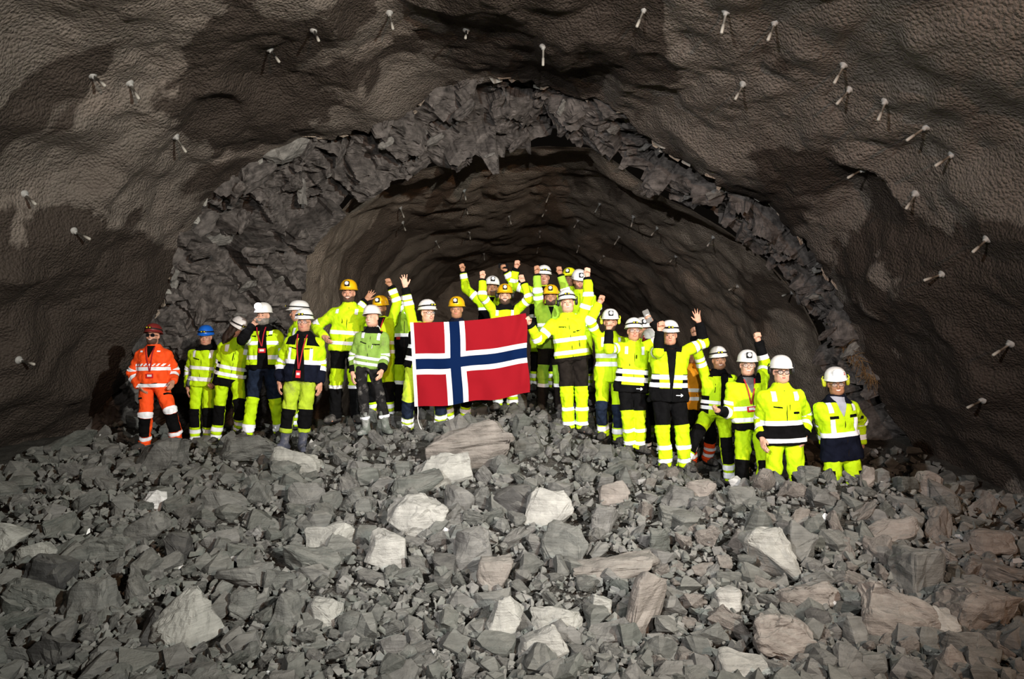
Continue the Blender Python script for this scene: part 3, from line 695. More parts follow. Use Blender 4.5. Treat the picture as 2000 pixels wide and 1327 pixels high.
NEARB = [(88, 14), (250, 165), (763, 26), (1260, 20), (1418, 12), (1527, 10), (1722, 14), (1452, 165), (1660, 176), (1752, 184), (1915, 70), (344, 268), (527, 95), (47, 375), (143, 455), (40, 702),
         (1946, 270), (1684, 332), (1788, 382), (1930, 466), (1842, 536), (1974, 672), (1918, 783), (912, 60), (610, 60), (1060, 90)]
FARB = [(908, 372), (910, 402), (995, 423), (1075, 378), (1066, 412), (1130, 432), (1170, 398), (1054, 454), (916, 453), (1212, 462), (1238, 425), (1050, 483), (785, 435), (782, 405), (1392, 462), (945, 496), (1130, 480), (1285, 445), (1320, 500), (850, 470), (1440, 560), (1180, 500), (1548, 570)]
def place_bolts(lst, V, parent_of, keep, sc):
    inwn = cen - V; inwn[:, 1] = 0
    sel = np.nonzero(V[:, 1] > keep[0])[0]; Vv = V[sel]
    pp = np.stack([CX + Vv[:, 0] / Vv[:, 1] * F, CY - Vv[:, 2] / Vv[:, 1] * F], -1)
    for px, py in lst:
        k = ((pp - [px, py]) ** 2).sum(1).argmin(); p = Vv[k]
        nn = np.array([-p[0] * 0.8, -1.6, -(p[2] + 1.2)]); nn = nn / np.linalg.norm(nn)
        par = parent_of(p)
        o = link('rock_bolt', plate_me, par); o.location = p - nn * 0.01; o.rotation_euler = Vector(nn).to_track_quat('Z', 'Y').to_euler(); o.scale = (sc,) * 3
        r = link('rod', rod_me, o)
        r.rotation_euler = (rng.normal(0, .15), rng.normal(0, .15), 0)
sx_l, sx_r = near_V[s_l, -30], near_V[s_r, -30]
def nearest(V2):
    return lambda p: WL if (p[0] < sx_l[0] and p[2] < sx_l[2] + .6) else (WR if (p[0] > sx_r[0] and p[2] < sx_r[2] + .6) else CEIL)
place_bolts(NEARB, near_V.reshape(-1, 3), nearest(0), (8.4,), 0.80)
place_bolts(FARB, inn_V, lambda p: INN, (14.0,), 0.8)

# strips of rusty fibre matting and two bent rods hanging out of the rock where the shell breaks off
def straw(lst, n, seed):
    r = np.random.default_rng(seed); ps = []
    rr = raw_V.reshape(-1, 3); pp = np.stack([CX + rr[:, 0] / rr[:, 1] * F, CY - rr[:, 2] / rr[:, 1] * F], -1)
    for i in range(n):
        a = r.random(); k = int(a * (len(lst) - 1)); t = a * (len(lst) - 1) - k
        px = lst[k][0] * (1 - t) + lst[k + 1][0] * t + r.normal(0, 6); py = lst[k][1] * (1 - t) + lst[k + 1][1] * t + r.normal(0, 5)
        q = rr[((pp - [px, py]) ** 2).sum(1).argmin()]
        d = np.array([-.35 + r.normal(0, .4), -.9, -.5 + r.normal(0, .5)]); d /= np.linalg.norm(d); L = r.uniform(.08, .24)
        ps.append(np.array([q - d * .1, q + d * L * .5, q + d * L + [0, 0, -.03]]))
    V, Fs, o = [], [], 0
    for p in ps:
        for k in range(3):
            w_ = .006 * (1 - .3 * k); V += [p[k] + [w_, 0, 0], p[k] + [-w_ * .5, 0, w_], p[k] + [-w_ * .5, 0, -w_]]
        for k in range(2):
            for j in range(3): Fs.append((o + k * 3 + j, o + k * 3 + (j + 1) % 3, o + k * 3 + 3 + (j + 1) % 3, o + k * 3 + 3 + j))
        o += 9
    return np.array(V), Fs
ms = mat('rusty_fibre', (0.34, 0.21, 0.10), 0.45, (30, 0.4))
o = link('fibre_matting', mesh_np('fibre_matting', *straw([(1652, 672), (1668, 700), (1690, 730), (1706, 752)], 260, 4), [ms]), RAW); o['kind'] = 'stuff'
o = link('fibre_matting', mesh_np('fibre_matting', *straw([(1600, 525), (1622, 520)], 50, 5), [ms]), RAW); o['kind'] = 'stuff'

# thin pale flakes of sprayed concrete left hanging along the broken edge of the shell
for i in range(46):
    s_ = int(NS * (.2 + .62 * rng.random())); p = Vg[s_, NY]
    V, T = rock_mesh(2000 + i, (rng.uniform(.12, .34), rng.uniform(.10, .22), .03), n=9, boxy=.6, sub=0, bev=0.0)
    t = unit_ = (Vg[min(s_ + 2, NS - 1), NY] - Vg[max(s_ - 2, 0), NY]); ang = math.atan2(t[2], t[0])
    o = link('shell_flake', mesh_np('shell_flake', V, T, [M['shot_in'] if i % 3 else M['rock_pale']], smooth=False), CEIL)
    o.location = p + [0, .02, 0]; o.rotation_euler = (R(70) + rng.normal(0, .3), -ang + rng.normal(0, .25), rng.normal(0, .2))
# ------------------------------------------------------------------ implicit surfaces for bodies and clothes
class Field:
    def __init__(s, xs, ys, zs): s.x, s.y, s.z = xs, ys, zs; s.D = np.full((len(xs), len(ys), len(zs)), 0.6, np.float32)
    def add(s, fn, lo, hi, k=0.0, mode='u', pad=0.10):
        sl = []
        for ax, l, h in zip((s.x, s.y, s.z), lo, hi):
            a, b = np.searchsorted(ax, l - pad), np.searchsorted(ax, h + pad)
            if b <= a: return
            sl.append(slice(a, b))
        sl = tuple(sl)
        b_ = fn(s.x[sl[0]][:, None, None], s.y[sl[1]][None, :, None], s.z[sl[2]][None, None, :]).astype(np.float32)
        a_ = s.D[sl]
        s.D[sl] = comb(a_, b_, k, mode)
def comb(a, b, k, mode='u'):
    if mode == 's': return -comb(-a, b, k)
    if k <= 0: return np.minimum(a, b)
    h = np.clip(0.5 + 0.5 * (b - a) / k, 0, 1)
    return b * (1 - h) + a * h - k * h * (1 - h)

def capsule(a, b, ra, rb):
    a = np.asarray(a, float); b = np.asarray(b, float); d = b - a; dd = max(d @ d, 1e-9)
    def fn(x, y, z):
        px, py, pz = x - a[0], y - a[1], z - a[2]
        t = np.clip((px * d[0] + py * d[1] + pz * d[2]) / dd, 0, 1)
        return np.sqrt((px - t * d[0]) ** 2 + (py - t * d[1]) ** 2 + (pz - t * d[2]) ** 2) - (ra + (rb - ra) * t)
    r = max(ra, rb)
    return fn, np.minimum(a, b) - r, np.maximum(a, b) + r
def ellip(c, Rm, r):
    c = np.asarray(c, float); r = np.asarray(r, float)
    def fn(x, y, z):
        p = [x - c[0], y - c[1], z - c[2]]
        q = [sum(p[i] * Rm[i][j] for i in range(3)) / r[j] for j in range(3)]
        return (np.sqrt(q[0] ** 2 + q[1] ** 2 + q[2] ** 2) - 1) * r.min()
    m = r.max()
    return fn, c - m, c + m

def surface_nets(D, xs, ys, zs):
    S = D < 0
    nx, ny, nz = D.shape
    c = np.zeros((nx - 1, ny - 1, nz - 1), np.int8)
    for i in (0, 1):
        for j in (0, 1):
            for k in (0, 1): c += S[i:nx - 1 + i, j:ny - 1 + j, k:nz - 1 + k]
    act = (c > 0) & (c < 8); idx = np.argwhere(act); m = len(idx)
    vid = np.full(act.shape, -1, np.int32); vid[act] = np.arange(m)
    acc = np.zeros((m, 3)); cnt = np.zeros(m)
    axs = (xs, ys, zs)
    for ax in range(3):
        o = [a for a in range(3) if a != ax]
        for u in (0, 1):
            for v in (0, 1):
                A = idx.copy(); A[:, o[0]] += u; A[:, o[1]] += v; Bi = A.copy(); Bi[:, ax] += 1
                da = D[A[:, 0], A[:, 1], A[:, 2]].astype(float); db = D[Bi[:, 0], Bi[:, 1], Bi[:, 2]].astype(float)
                cr = (da < 0) != (db < 0)
                t = np.where(cr, da / np.where(da == db, 1, da - db), 0)
                P = np.stack([axs[q][A[:, q]] for q in range(3)], -1).astype(float)
                P[:, ax] += t * (axs[ax][Bi[:, ax]] - axs[ax][A[:, ax]])
                acc[cr] += P[cr]; cnt[cr] += 1
    V = acc / np.maximum(cnt, 1)[:, None]
    Qs = []
    for ax in range(3):
        o = [(ax + 1) % 3, (ax + 2) % 3]
        a = np.moveaxis(S, (ax, o[0], o[1]), (0, 1, 2)); vv = np.moveaxis(vid, (ax, o[0], o[1]), (0, 1, 2))
        e = np.argwhere(a[:-1, 1:-1, 1:-1] != a[1:, 1:-1, 1:-1]); i, j, k = e[:, 0], e[:, 1] + 1, e[:, 2] + 1
        q = np.stack([vv[i, j - 1, k - 1], vv[i, j, k - 1], vv[i, j, k], vv[i, j - 1, k]], -1)
        fl = ~a[i, j, k]; q[fl] = q[fl][:, ::-1]; Qs.append(q)
    Q = np.concatenate(Qs); Q = Q[(Q >= 0).all(1)]
    return V, Q
def lines(lo, hi, coarse, fine=()):
    """grid lines with fine stretches (a, b, step)"""
    L = [np.arange(lo, hi + coarse, coarse)]
    for a, b, st in fine: L.append(np.arange(a, b, st))
    L = np.sort(np.concatenate(L))
    out = [L[0]]
    st_ = min([f[2] for f in fine], default=coarse) * 0.45
    for v in L[1:]:
        if v - out[-1] > st_: out.append(v)
    return np.array(out)

# cutting a triangle mesh along level lines, for stripes and panels with clean edges
class Soup:
    def __init__(s, V, N, A, T): s.V, s.N, s.A, s.T = V, N, A, T
def split(m, g):
    s = g >= 0; T = m.T; n3 = s[T].sum(1)
    tin, tout = [T[n3 == 3]], [T[n3 == 0]]
    newE = []; base = len(m.V)
    def rot(t, lone):
        k = lone.argmax(1); r = np.arange(len(t))
        return t[r, k], t[r, (k + 1) % 3], t[r, (k + 2) % 3]
    a1 = T[n3 == 1]; a2 = T[n3 == 2]
    p = rot(a1, s[a1]) if len(a1) else None; q = rot(a2, ~s[a2]) if len(a2) else None
    E = []
    for r in (p, q):
        if r is not None: E += [np.stack([r[0], r[1]], 1), np.stack([r[0], r[2]], 1)]
    if not E: return Soup(m.V, m.N, m.A, tin[0]), Soup(m.V, m.N, m.A, tout[0])
    Es = np.sort(np.concatenate(E), 1); u, inv = np.unique(Es, axis=0, return_inverse=True); inv = inv.ravel() + base
    ga, gb = g[u[:, 0]], g[u[:, 1]]; t = np.clip(ga / np.where(ga == gb, 1, ga - gb), 0.001, 0.999)
    mix = lambda X: np.concatenate([X, X[u[:, 0]] + (X[u[:, 1]] - X[u[:, 0]]) * (t[:, None] if X.ndim > 1 else t)])
    V, N = mix(m.V), mix(m.N); A = {k: mix(v) for k, v in m.A.items()}
    c = 0
    for r, (one, two) in ((p, (tin, tout)), (q, (tout, tin))):
        if r is None: continue
        n = len(r[0]); ab = inv[c:c + n]; ac = inv[c + n:c + 2 * n]; c += 2 * n
        one.append(np.stack([r[0], ab, ac], 1)); two.append(np.stack([ab, r[1], r[2]], 1)); two.append(np.stack([ab, r[2], ac], 1))
    return Soup(V, N, A, np.concatenate(tin)), Soup(V, N, A, np.concatenate(tout))
def zone(m, conds):
    """(part inside all conditions, what remains)"""
    cur, outs = m, []
    for f in conds:
        cur, o = split(cur, f(cur.A)); outs.append(o.T)
        if not len(cur.T): return None, m
    return cur, Soup(cur.V, cur.N, cur.A, np.concatenate(outs))
def emit(name, m, material, parent, off=0.0, one=False):
    V, T, u = compact(m.V + m.N * off, m.T)
    lab = np.arange(len(V))                            # one object for each connected piece
    while True:
        mn = lab[T].min(1); new = lab.copy()
        for k in range(3): np.minimum.at(new, T[:, k], mn)
        new = new[new]
        if (new == lab).all(): break
        lab = new
    ids, inv, cnt = np.unique(lab[T[:, 0]], return_inverse=True, return_counts=True)
    o = None; big = cnt.max()
    for k in np.argsort(-cnt):
        small = cnt < max(7, 0.05 * big)
        if small[k] and o is not None: continue
        v_, t_, _ = compact(V, T[(inv.ravel() == k) | (small[inv.ravel()] if o is None else False)])
        q = link(name, mesh_np(name, v_, t_, [material]), parent); o = o or q
        if one: break
    return o
def soup(V, Q, A=None):
    T = np.concatenate([Q[:, [0, 1, 2]], Q[:, [0, 2, 3]]])
    return Soup(V, vnormals(V, Q), A or {}, T)

rg = lambda k, a, b: (lambda A: np.minimum(A[k] - a, b - A[k]))      # a < attribute < b
gt = lambda k, a: (lambda A: A[k] - a)
lt = lambda k, a: (lambda A: a - A[k])

# ------------------------------------------------------------------ shared small meshes
def tube(path, r, n=6, closed=False):
    P = np.asarray(path, float); m = len(P); rr = np.broadcast_to(r, (m,))
    tn = np.roll(P, -1, 0) - np.roll(P, 1, 0) if closed else np.gradient(P, axis=0)
    tn /= np.maximum(np.linalg.norm(tn, axis=1, keepdims=True), 1e-9)
    ref = np.array([0.13, 0.31, 0.94]); u = np.cross(tn, ref); bad = np.linalg.norm(u, axis=1) < .1; u[bad] = np.cross(tn[bad], [1, 0, 0])
    u /= np.linalg.norm(u, axis=1, keepdims=True); v = np.cross(tn, u)
    a = np.linspace(0, 2 * math.pi, n, endpoint=False)
    V = (P[:, None] + (u[:, None] * np.cos(a)[None, :, None] + v[:, None] * np.sin(a)[None, :, None]) * rr[:, None, None]).reshape(-1, 3)
    Fs = [tuple(f) for f in grid_faces(m, n, True)]
    if closed: Fs += [((m - 1) * n + k, k, (k + 1) % n, (m - 1) * n + (k + 1) % n) for k in range(n)]
    else: Fs += [tuple(range(n))[::-1], tuple((m - 1) * n + k for k in range(n))]
    return V, Fs
def boxm(c, s, bev=0.15):
    bm = bmesh.new(); bmesh.ops.create_cube(bm, size=1)
    bmesh.ops.scale(bm, vec=s, verts=bm.verts)
    bmesh.ops.bevel(bm, geom=bm.edges[:], offset=min(s) * bev, segments=2, affect='EDGES')
    bmesh.ops.translate(bm, vec=c, verts=bm.verts)
    V = np.array([v.co[:] for v in bm.verts]); bm.verts.index_update(); Fs = [tuple(v.index for v in f.verts) for f in bm.faces]; bm.free()
    return V, Fs
def joinm(*parts):
    V, Fs, o, mi = [], [], 0, []
    for k, p in enumerate(parts):
        V.append(p[0]); Fs += [tuple(int(i) + o for i in f) for f in p[1]]; mi += [p[2] if len(p) > 2 else 0] * len(p[1]); o += len(p[0])
    return np.concatenate(V), Fs, mi
def disc_y(c, r, d, n=14):                            # short cylinder whose face looks along -Y
    V, Fs = lathe([(r * .9, 0), (r, d * .2), (r, d), ], n)
    return np.stack([V[:, 0] + c[0], V[:, 2] + c[1], -V[:, 1] + c[2]], -1), Fs

# head frame of these meshes: x across, y backwards (face looks to -y), z up, origin between the eyes' level and the skull
def helmet_shell():
    n, rows = 40, 16; V = []
    a = np.linspace(0, 2 * math.pi, n, endpoint=False); sa, ca = np.sin(a), np.cos(a)      # a=0 -> +x, front at -y (a=270deg)
    front = np.clip(-sa, 0, 1)
    for i in range(rows + 1):
        ph = i / rows * math.pi / 2; r = math.cos(ph); z = math.sin(ph)
        rib = 1 + 0.035 * np.exp(-((ca / 0.16) ** 2)) * math.sin(2 * ph) + 0.018 * (np.abs(np.abs(ca) - 0.34) < 0.06) * math.sin(2 * ph)
        V.append(np.stack([0.110 * ca * r ** .85 * rib, 0.008 + 0.141 * sa * r ** .85 * rib, 0.046 + 0.122 * z ** 0.95 * rib + 0 * a], -1))
    rim = []
    for k, dz, gr in ((0, 0, 0.0), (1, -0.007, 0.004), (2, -0.012, 0.011), (3, -0.018, 0.013), (4, -0.019, 0.006), (5, -0.002, -0.006)):
        bx = 0.110 + gr * .8; by = 0.141 + gr
        peak = front ** 3 * (0.0 if k == 0 else 0.030 * min(1, k / 2.0)) * (1 if k < 5 else .0)
        rim.append(np.stack([bx * ca, 0.008 + by * sa - peak, 0.046 + dz - 0.006 * front ** 2 * min(k, 3) / 3 + 0 * a], -1))
    allr = rim[::-1] + V[1:]
    VV = np.concatenate(allr); Fs = grid_faces(len(allr), n, True)[:, ::-1]
    # inner lining so the shell is closed
    inn = np.stack([0.108 * ca, 0.008 + 0.134 * sa, 0.06 + 0 * a], -1); VV = np.concatenate([VV, inn, [[0, 0, 0.13]]])
    b = len(allr) * n; F2 = [tuple(f[::-1]) for f in Fs] + [(k, (k + 1) % n, b + (k + 1) % n, b + k) for k in range(n)] + [(b + k, b + (k + 1) % n, b + n) for k in range(n)]
    return VV, F2
HEL = helmet_shell()
def oval(z, off=0.0, tilt=0.0, n=40, peakless=True):
    a = np.linspace(0, 2 * math.pi, n, endpoint=False)
    s = math.cos(math.asin(min(1, max(0, (z - 0.046) / 0.122)))) ** .85
    return np.stack([(0.110 * s + off) * np.cos(a), 0.008 + (0.143 * s + off) * np.sin(a), z + tilt * np.sin(a)], -1)
def strap_mesh():
    a, b = oval(0.062, 0.006, -0.008), oval(0.080, 0.005, -0.008); n = len(a)
    c, d = oval(0.080, -0.006, -0.008), oval(0.062, -0.006, -0.008)
    V = np.concatenate([a, b, c, d]); Fs = grid_faces(4, n, True)
    return V, [tuple(f) for f in Fs] + [(3 * n + k, k, (k + 1) % n, 3 * n + (k + 1) % n) for k in range(n)]
HELM_ME = {}
def helmet_mesh(key):
    if key not in HELM_ME: HELM_ME[key] = mesh_np('helmet', HEL[0], HEL[1], [M[key]])
    return HELM_ME[key]
STRAP_ME = mesh_np('lamp_strap', *strap_mesh(), [M['rubber']])
_l = joinm((*boxm((0, -0.158, 0.084), (0.066, 0.022, 0.026)), 0), (*boxm((-0.02, -0.171, 0.084), (0.018, 0.008, 0.015)), 1), (*boxm((0.02, -0.171, 0.084), (0.018, 0.008, 0.015)), 1), (*disc_y((0, -0.168, 0.084), 0.009, 0.006), 2))
BAND_ME = mesh_np('headlamp', _l[0], _l[1], [M['rubber'], M['lampyellow'], M['lens']], _l[2])
_l = joinm((*boxm((0, -0.137, 0.10), (0.062, 0.03, 0.066)), 0), (*disc_y((0, -0.162, 0.104), 0.031, 0.022), 0), (*disc_y((0, -0.172, 0.104), 0.024, 0.012), 1))
CAP_ME = mesh_np('headlamp', _l[0], _l[1], [M['rubber'], M['lens']], _l[2])
_l = joinm((*boxm((0, -0.137, 0.10), (0.062, 0.03, 0.066)), 0), (*disc_y((0, -0.160, 0.104), 0.048, 0.026), 0), (*disc_y((0, -0.178, 0.104), 0.046, 0.022), 1))
LIT_ME = mesh_np('headlamp', _l[0], _l[1], [M['h_white'], M['lens_lit']], _l[2])
def muff_mesh(key, side):
    ps = []
    for s in (side,):
        V, Fs = lathe([(0.030, 0), (0.038, 0.006), (0.039, 0.022), (0.030, 0.034), (0.014, 0.038)], 14)
        ps.append((np.stack([s * (0.098 + V[:, 2]), V[:, 0] * .8 + 0.012, V[:, 1] * 1.15 + 0.002], -1), Fs, 0))
        ps.append((*tube([(s * 0.128, 0.012, 0.02), (s * 0.135, 0.01, 0.05), (s * 0.122, 0.008, 0.075)], 0.007, 6), 0))
    V, Fs, mi = joinm(*ps)
    return mesh_np('ear_muff', V, Fs, [M[key]])
MUFF = {k: [muff_mesh(k, -1), muff_mesh(k, 1)] for k in ('muff', 'muff_red', 'muff_lime')}
def glasses_mesh(thick=0.0026, dark=False):
    ps = []
    for s in (-1, 1):
        a = np.linspace(0, 2 * math.pi, 18, endpoint=False)
        ex = np.sign(np.cos(a)) * np.abs(np.cos(a)) ** .7; ez = np.sign(np.sin(a)) * np.abs(np.sin(a)) ** .7
        ring = np.stack([s * 0.0335 + 0.026 * ex, -0.1055 + 0.010 * np.abs(s * 0.0335 + 0.026 * ex) / .06 * 1.0, -0.002 + 0.019 * ez], -1)
        ps.append((*tube(ring, thick, 5, True), 0))
        ps.append((*tube([(s * 0.059, -0.096, 0.004), (s * 0.074, -0.06, 0.004), (s * 0.079, 0.0, 0.002)], thick * .9, 5), 0))
        ps.append((ring - [0, .0005, 0], [tuple(range(18))], 1))
    ps.append((*tube([(-0.008, -0.105, 0.002), (0, -0.109, 0.004), (0.008, -0.105, 0.002)], thick, 5), 0))
    V, Fs, mi = joinm(*ps)
    return mesh_np('glasses', V, Fs, [M['frame'], M['darklens'] if dark else M['glass']], mi)
GLASS = {'thin': glasses_mesh(0.0022), 'thick': glasses_mesh(0.0042), 'dark': glasses_mesh(0.0042, True)}
def eye_mesh():
    n, m = 12, 8; V, Fs = [], []
    for i in range(m + 1):
        ph = i / m * math.pi
        for j in range(n): th = j / n * 2 * math.pi; V.append((math.sin(ph) * math.cos(th), -math.cos(ph), math.sin(ph) * math.sin(th)))
    q = grid_faces(m + 1, n, True); V = np.array(V)
    mi = (V[q].mean(1)[:, 1] < -0.80).astype(int)
    return mesh_np('eye', V * np.array([0.0128, 0.0125, 0.0072]), [tuple(f) for f in q], [M['eye'], M['iris']], mi)
EYE_ME = eye_mesh()
def strip(pts, w, t=0.003):
    """thin ribbon along pts; w = half-width vector or list"""
    P = np.asarray(pts, float); W = np.asarray(w, float)
    if W.ndim == 1: W = np.repeat(W[None], len(P), 0)
    tn = np.gradient(P, axis=0); nn = np.cross(W, tn); nn /= np.maximum(np.linalg.norm(nn, axis=1, keepdims=True), 1e-9)
    V = np.concatenate([P - W, P + W, P + W + nn * t, P - W + nn * t]); n = len(P)
    Fs = [tuple(f) for f in grid_faces(4, n)] + [(3 * n + k, 3 * n + k + 1, k + 1, k) for k in range(n - 1)] + [(0, n, 2 * n, 3 * n), (4 * n - 1, 3 * n - 1, 2 * n - 1, n - 1)]
    return V, Fs
def brow_mesh(key):
    ps = []
    for s in (-1, 1): ps.append((*tube([(s * 0.016, -0.096, 0.021), (s * 0.030, -0.097, 0.026), (s * 0.047, -0.086, 0.022)], [0.0035, 0.0048, 0.003], 6), 0))
    V, Fs, _ = joinm(*ps); return mesh_np('eyebrows', V, Fs, [M[key]])
BROW = {k: brow_mesh(k) for k in ('hair_dark', 'hair_brown', 'hair_fair', 'hair_grey')}
_a = np.linspace(-1, 1, 9)
TEETH_ME = mesh_np('teeth', *strip(np.stack([0.021 * _a, -0.1045 + 0.012 * _a ** 2, -0.062 + 0.006 * _a ** 2], -1), (0, 0, 0.0055), -0.004), [M['teeth']])
_v = joinm((*tube(np.stack([0.027 * _a, -0.104 + 0.016 * _a ** 2, -0.0545 + 0.007 * _a ** 2], -1), [.0012, .003, .004, .0046, .004, .0046, .004, .003, .0012], 6), 0),
           (*tube(np.stack([0.027 * _a, -0.103 + 0.016 * _a ** 2, -0.0705 + 0.015 * _a ** 2], -1), [.0012, .003, .0045, .0055, .006, .0055, .0045, .003, .0012], 6), 0))
SMILE_ME = mesh_np('lips', _v[0], _v[1], [M['lips']])
_v = joinm((*tube(np.stack([0.024 * _a, -0.104 + 0.014 * _a ** 2, -0.0575 + 0.002 * _a ** 2], -1), [.001, .003, .0042, .0046, .004, .0046, .0042, .003, .001], 6), 0),
           (*tube(np.stack([0.023 * _a, -0.103 + 0.014 * _a ** 2, -0.0655 + 0.004 * _a ** 2], -1), [.001, .003, .0048, .0058, .006, .0058, .0048, .003, .001], 6), 0))
LIPS_ME = mesh_np('lips', _v[0], _v[1], [M['lips']])
_v = joinm((*tube(np.stack([0.019 * np.cos(np.linspace(0, 6.283, 16, endpoint=False)), -0.103 + 0 * np.arange(16), -0.064 + 0.013 * np.sin(np.linspace(0, 6.283, 16, endpoint=False))], -1), .0045, 6, True), 0),
           (np.stack([0.018 * np.cos(np.linspace(0, 6.283, 16, endpoint=False)), -0.100 + 0 * np.arange(16), -0.064 + 0.012 * np.sin(np.linspace(0, 6.283, 16, endpoint=False))], -1), [tuple(range(16))], 1))
OPEN_ME = mesh_np('lips', _v[0], _v[1], [M['lips'], M['black']], _v[2])

# ------------------------------------------------------------------ a person
def unit(v): v = np.asarray(v, float); return v / max(np.linalg.norm(v), 1e-9)
def ik(a, c, l1, l2, hint):
    v = c - a; d = np.linalg.norm(v); mx = (l1 + l2) * 0.998
    if d > mx: c = a + v * mx / d; d = mx; v = c - a
    n = v / d; ca = np.clip((l1 * l1 + d * d - l2 * l2) / (2 * l1 * d), -1, 1)
    p = hint - a; p = p - n * (p @ n); p = unit(p)
    return a + n * l1 * ca + p * l1 * math.sqrt(1 - ca * ca), c
# torso outline by height above the hips: half width, depth in front, depth behind
TW = np.array([-0.20, -0.08, 0.02, 0.14, 0.24, 0.34, 0.42, 0.47, 0.50, 0.53, 0.56, 0.60])
TA = np.array([0.222, 0.216, 0.204, 0.190, 0.188, 0.200, 0.196, 0.172, 0.138, 0.104, 0.082, 0.070])
TF = np.array([0.140, 0.140, 0.138, 0.134, 0.134, 0.136, 0.128, 0.112, 0.095, 0.078, 0.070, 0.066])
TB = np.array([0.140, 0.138, 0.130, 0.116, 0.112, 0.120, 0.122, 0.112, 0.100, 0.088, 0.078, 0.070])

def hand_prims(w_, d, n, t, hs, pose):
    """palm and five fingers; w_ wrist, d along the hand, n out of the palm, t towards the thumb"""
    P = []
    L = lambda a, b, c: w_ + (d * a + t * b + n * c) * hs
    xs_ = (0.030, 0.0105, -0.0095, -0.028); fl = (0.070, 0.078, 0.073, 0.056)
    P.append((L(-.03, 0, 0), L(.02, 0, 0), .026 * hs, .028 * hs))
    for x, k in zip(xs_, (0.092, 0.097, 0.092, 0.084)): P.append((L(.012, x * .7, 0), L(k, x, 0.002), .016 * hs, .0125 * hs))
    for i, (x, f) in enumerate(zip(xs_, fl)):
        k = (0.092, 0.097, 0.092, 0.084)[i]; r0, r1, r2 = .0098 * hs, .0088 * hs, .0076 * hs
        if pose == 'open':
            sp = (0.30, 0.07, -0.12, -0.34)[i]; e1 = (k + f * .5 * math.cos(sp), x + f * .5 * math.sin(sp), .006); e2 = (k + f * math.cos(sp), x + f * math.sin(sp), .013)
            P += [(L(k, x, .002), L(*e1), r0, r1), (L(*e1), L(*e2), r1, r2)]
        elif pose == 'relax':
            a = (k + f * .46, x, .012); b = (k + f * .82, x * .95, .034); c = (k + f * .95, x * .9, .052)
            P += [(L(k, x, .002), L(*a), r0, r1), (L(*a), L(*b), r1, r1), (L(*b), L(*c), r1, r2)]
        elif pose == 'hold':
            a = (k + .016, x, .036); b = (k - .004, x, .068); c = (k - .022, x * .9, .072)
            P += [(L(k, x, .004), L(*a), r0, r1), (L(*a), L(*b), r1, r1), (L(*b), L(*c), r1, r2)]
        else:
            a = (k + .010, x, .042); b = (k - .030, x, .046); c = (k - .036, x, .020)
            P += [(L(k, x, .004), L(*a), .0115 * hs, .0108 * hs), (L(*a), L(*b), .0108 * hs, .0098 * hs), (L(*b), L(*c), .0098 * hs, .009 * hs)]
    if pose == 'open': th = [(.018, .022, .004), (.050, .056, .010), (.086, .078, .014)]
    elif pose == 'relax': th = [(.018, .022, .006), (.060, .044, .020), (.094, .042, .030)]
    elif pose == 'hold': th = [(.018, .022, .008), (.056, .046, .034), (.090, .040, .052)]
    else: th = [(.018, .022, .008), (.056, .044, .034), (.070, .014, .060)]
    P += [(L(*th[0]), L(*th[1]), .015 * hs, .0118 * hs), (L(*th[1]), L(*th[2]), .0118 * hs, .009 * hs)]
    return P

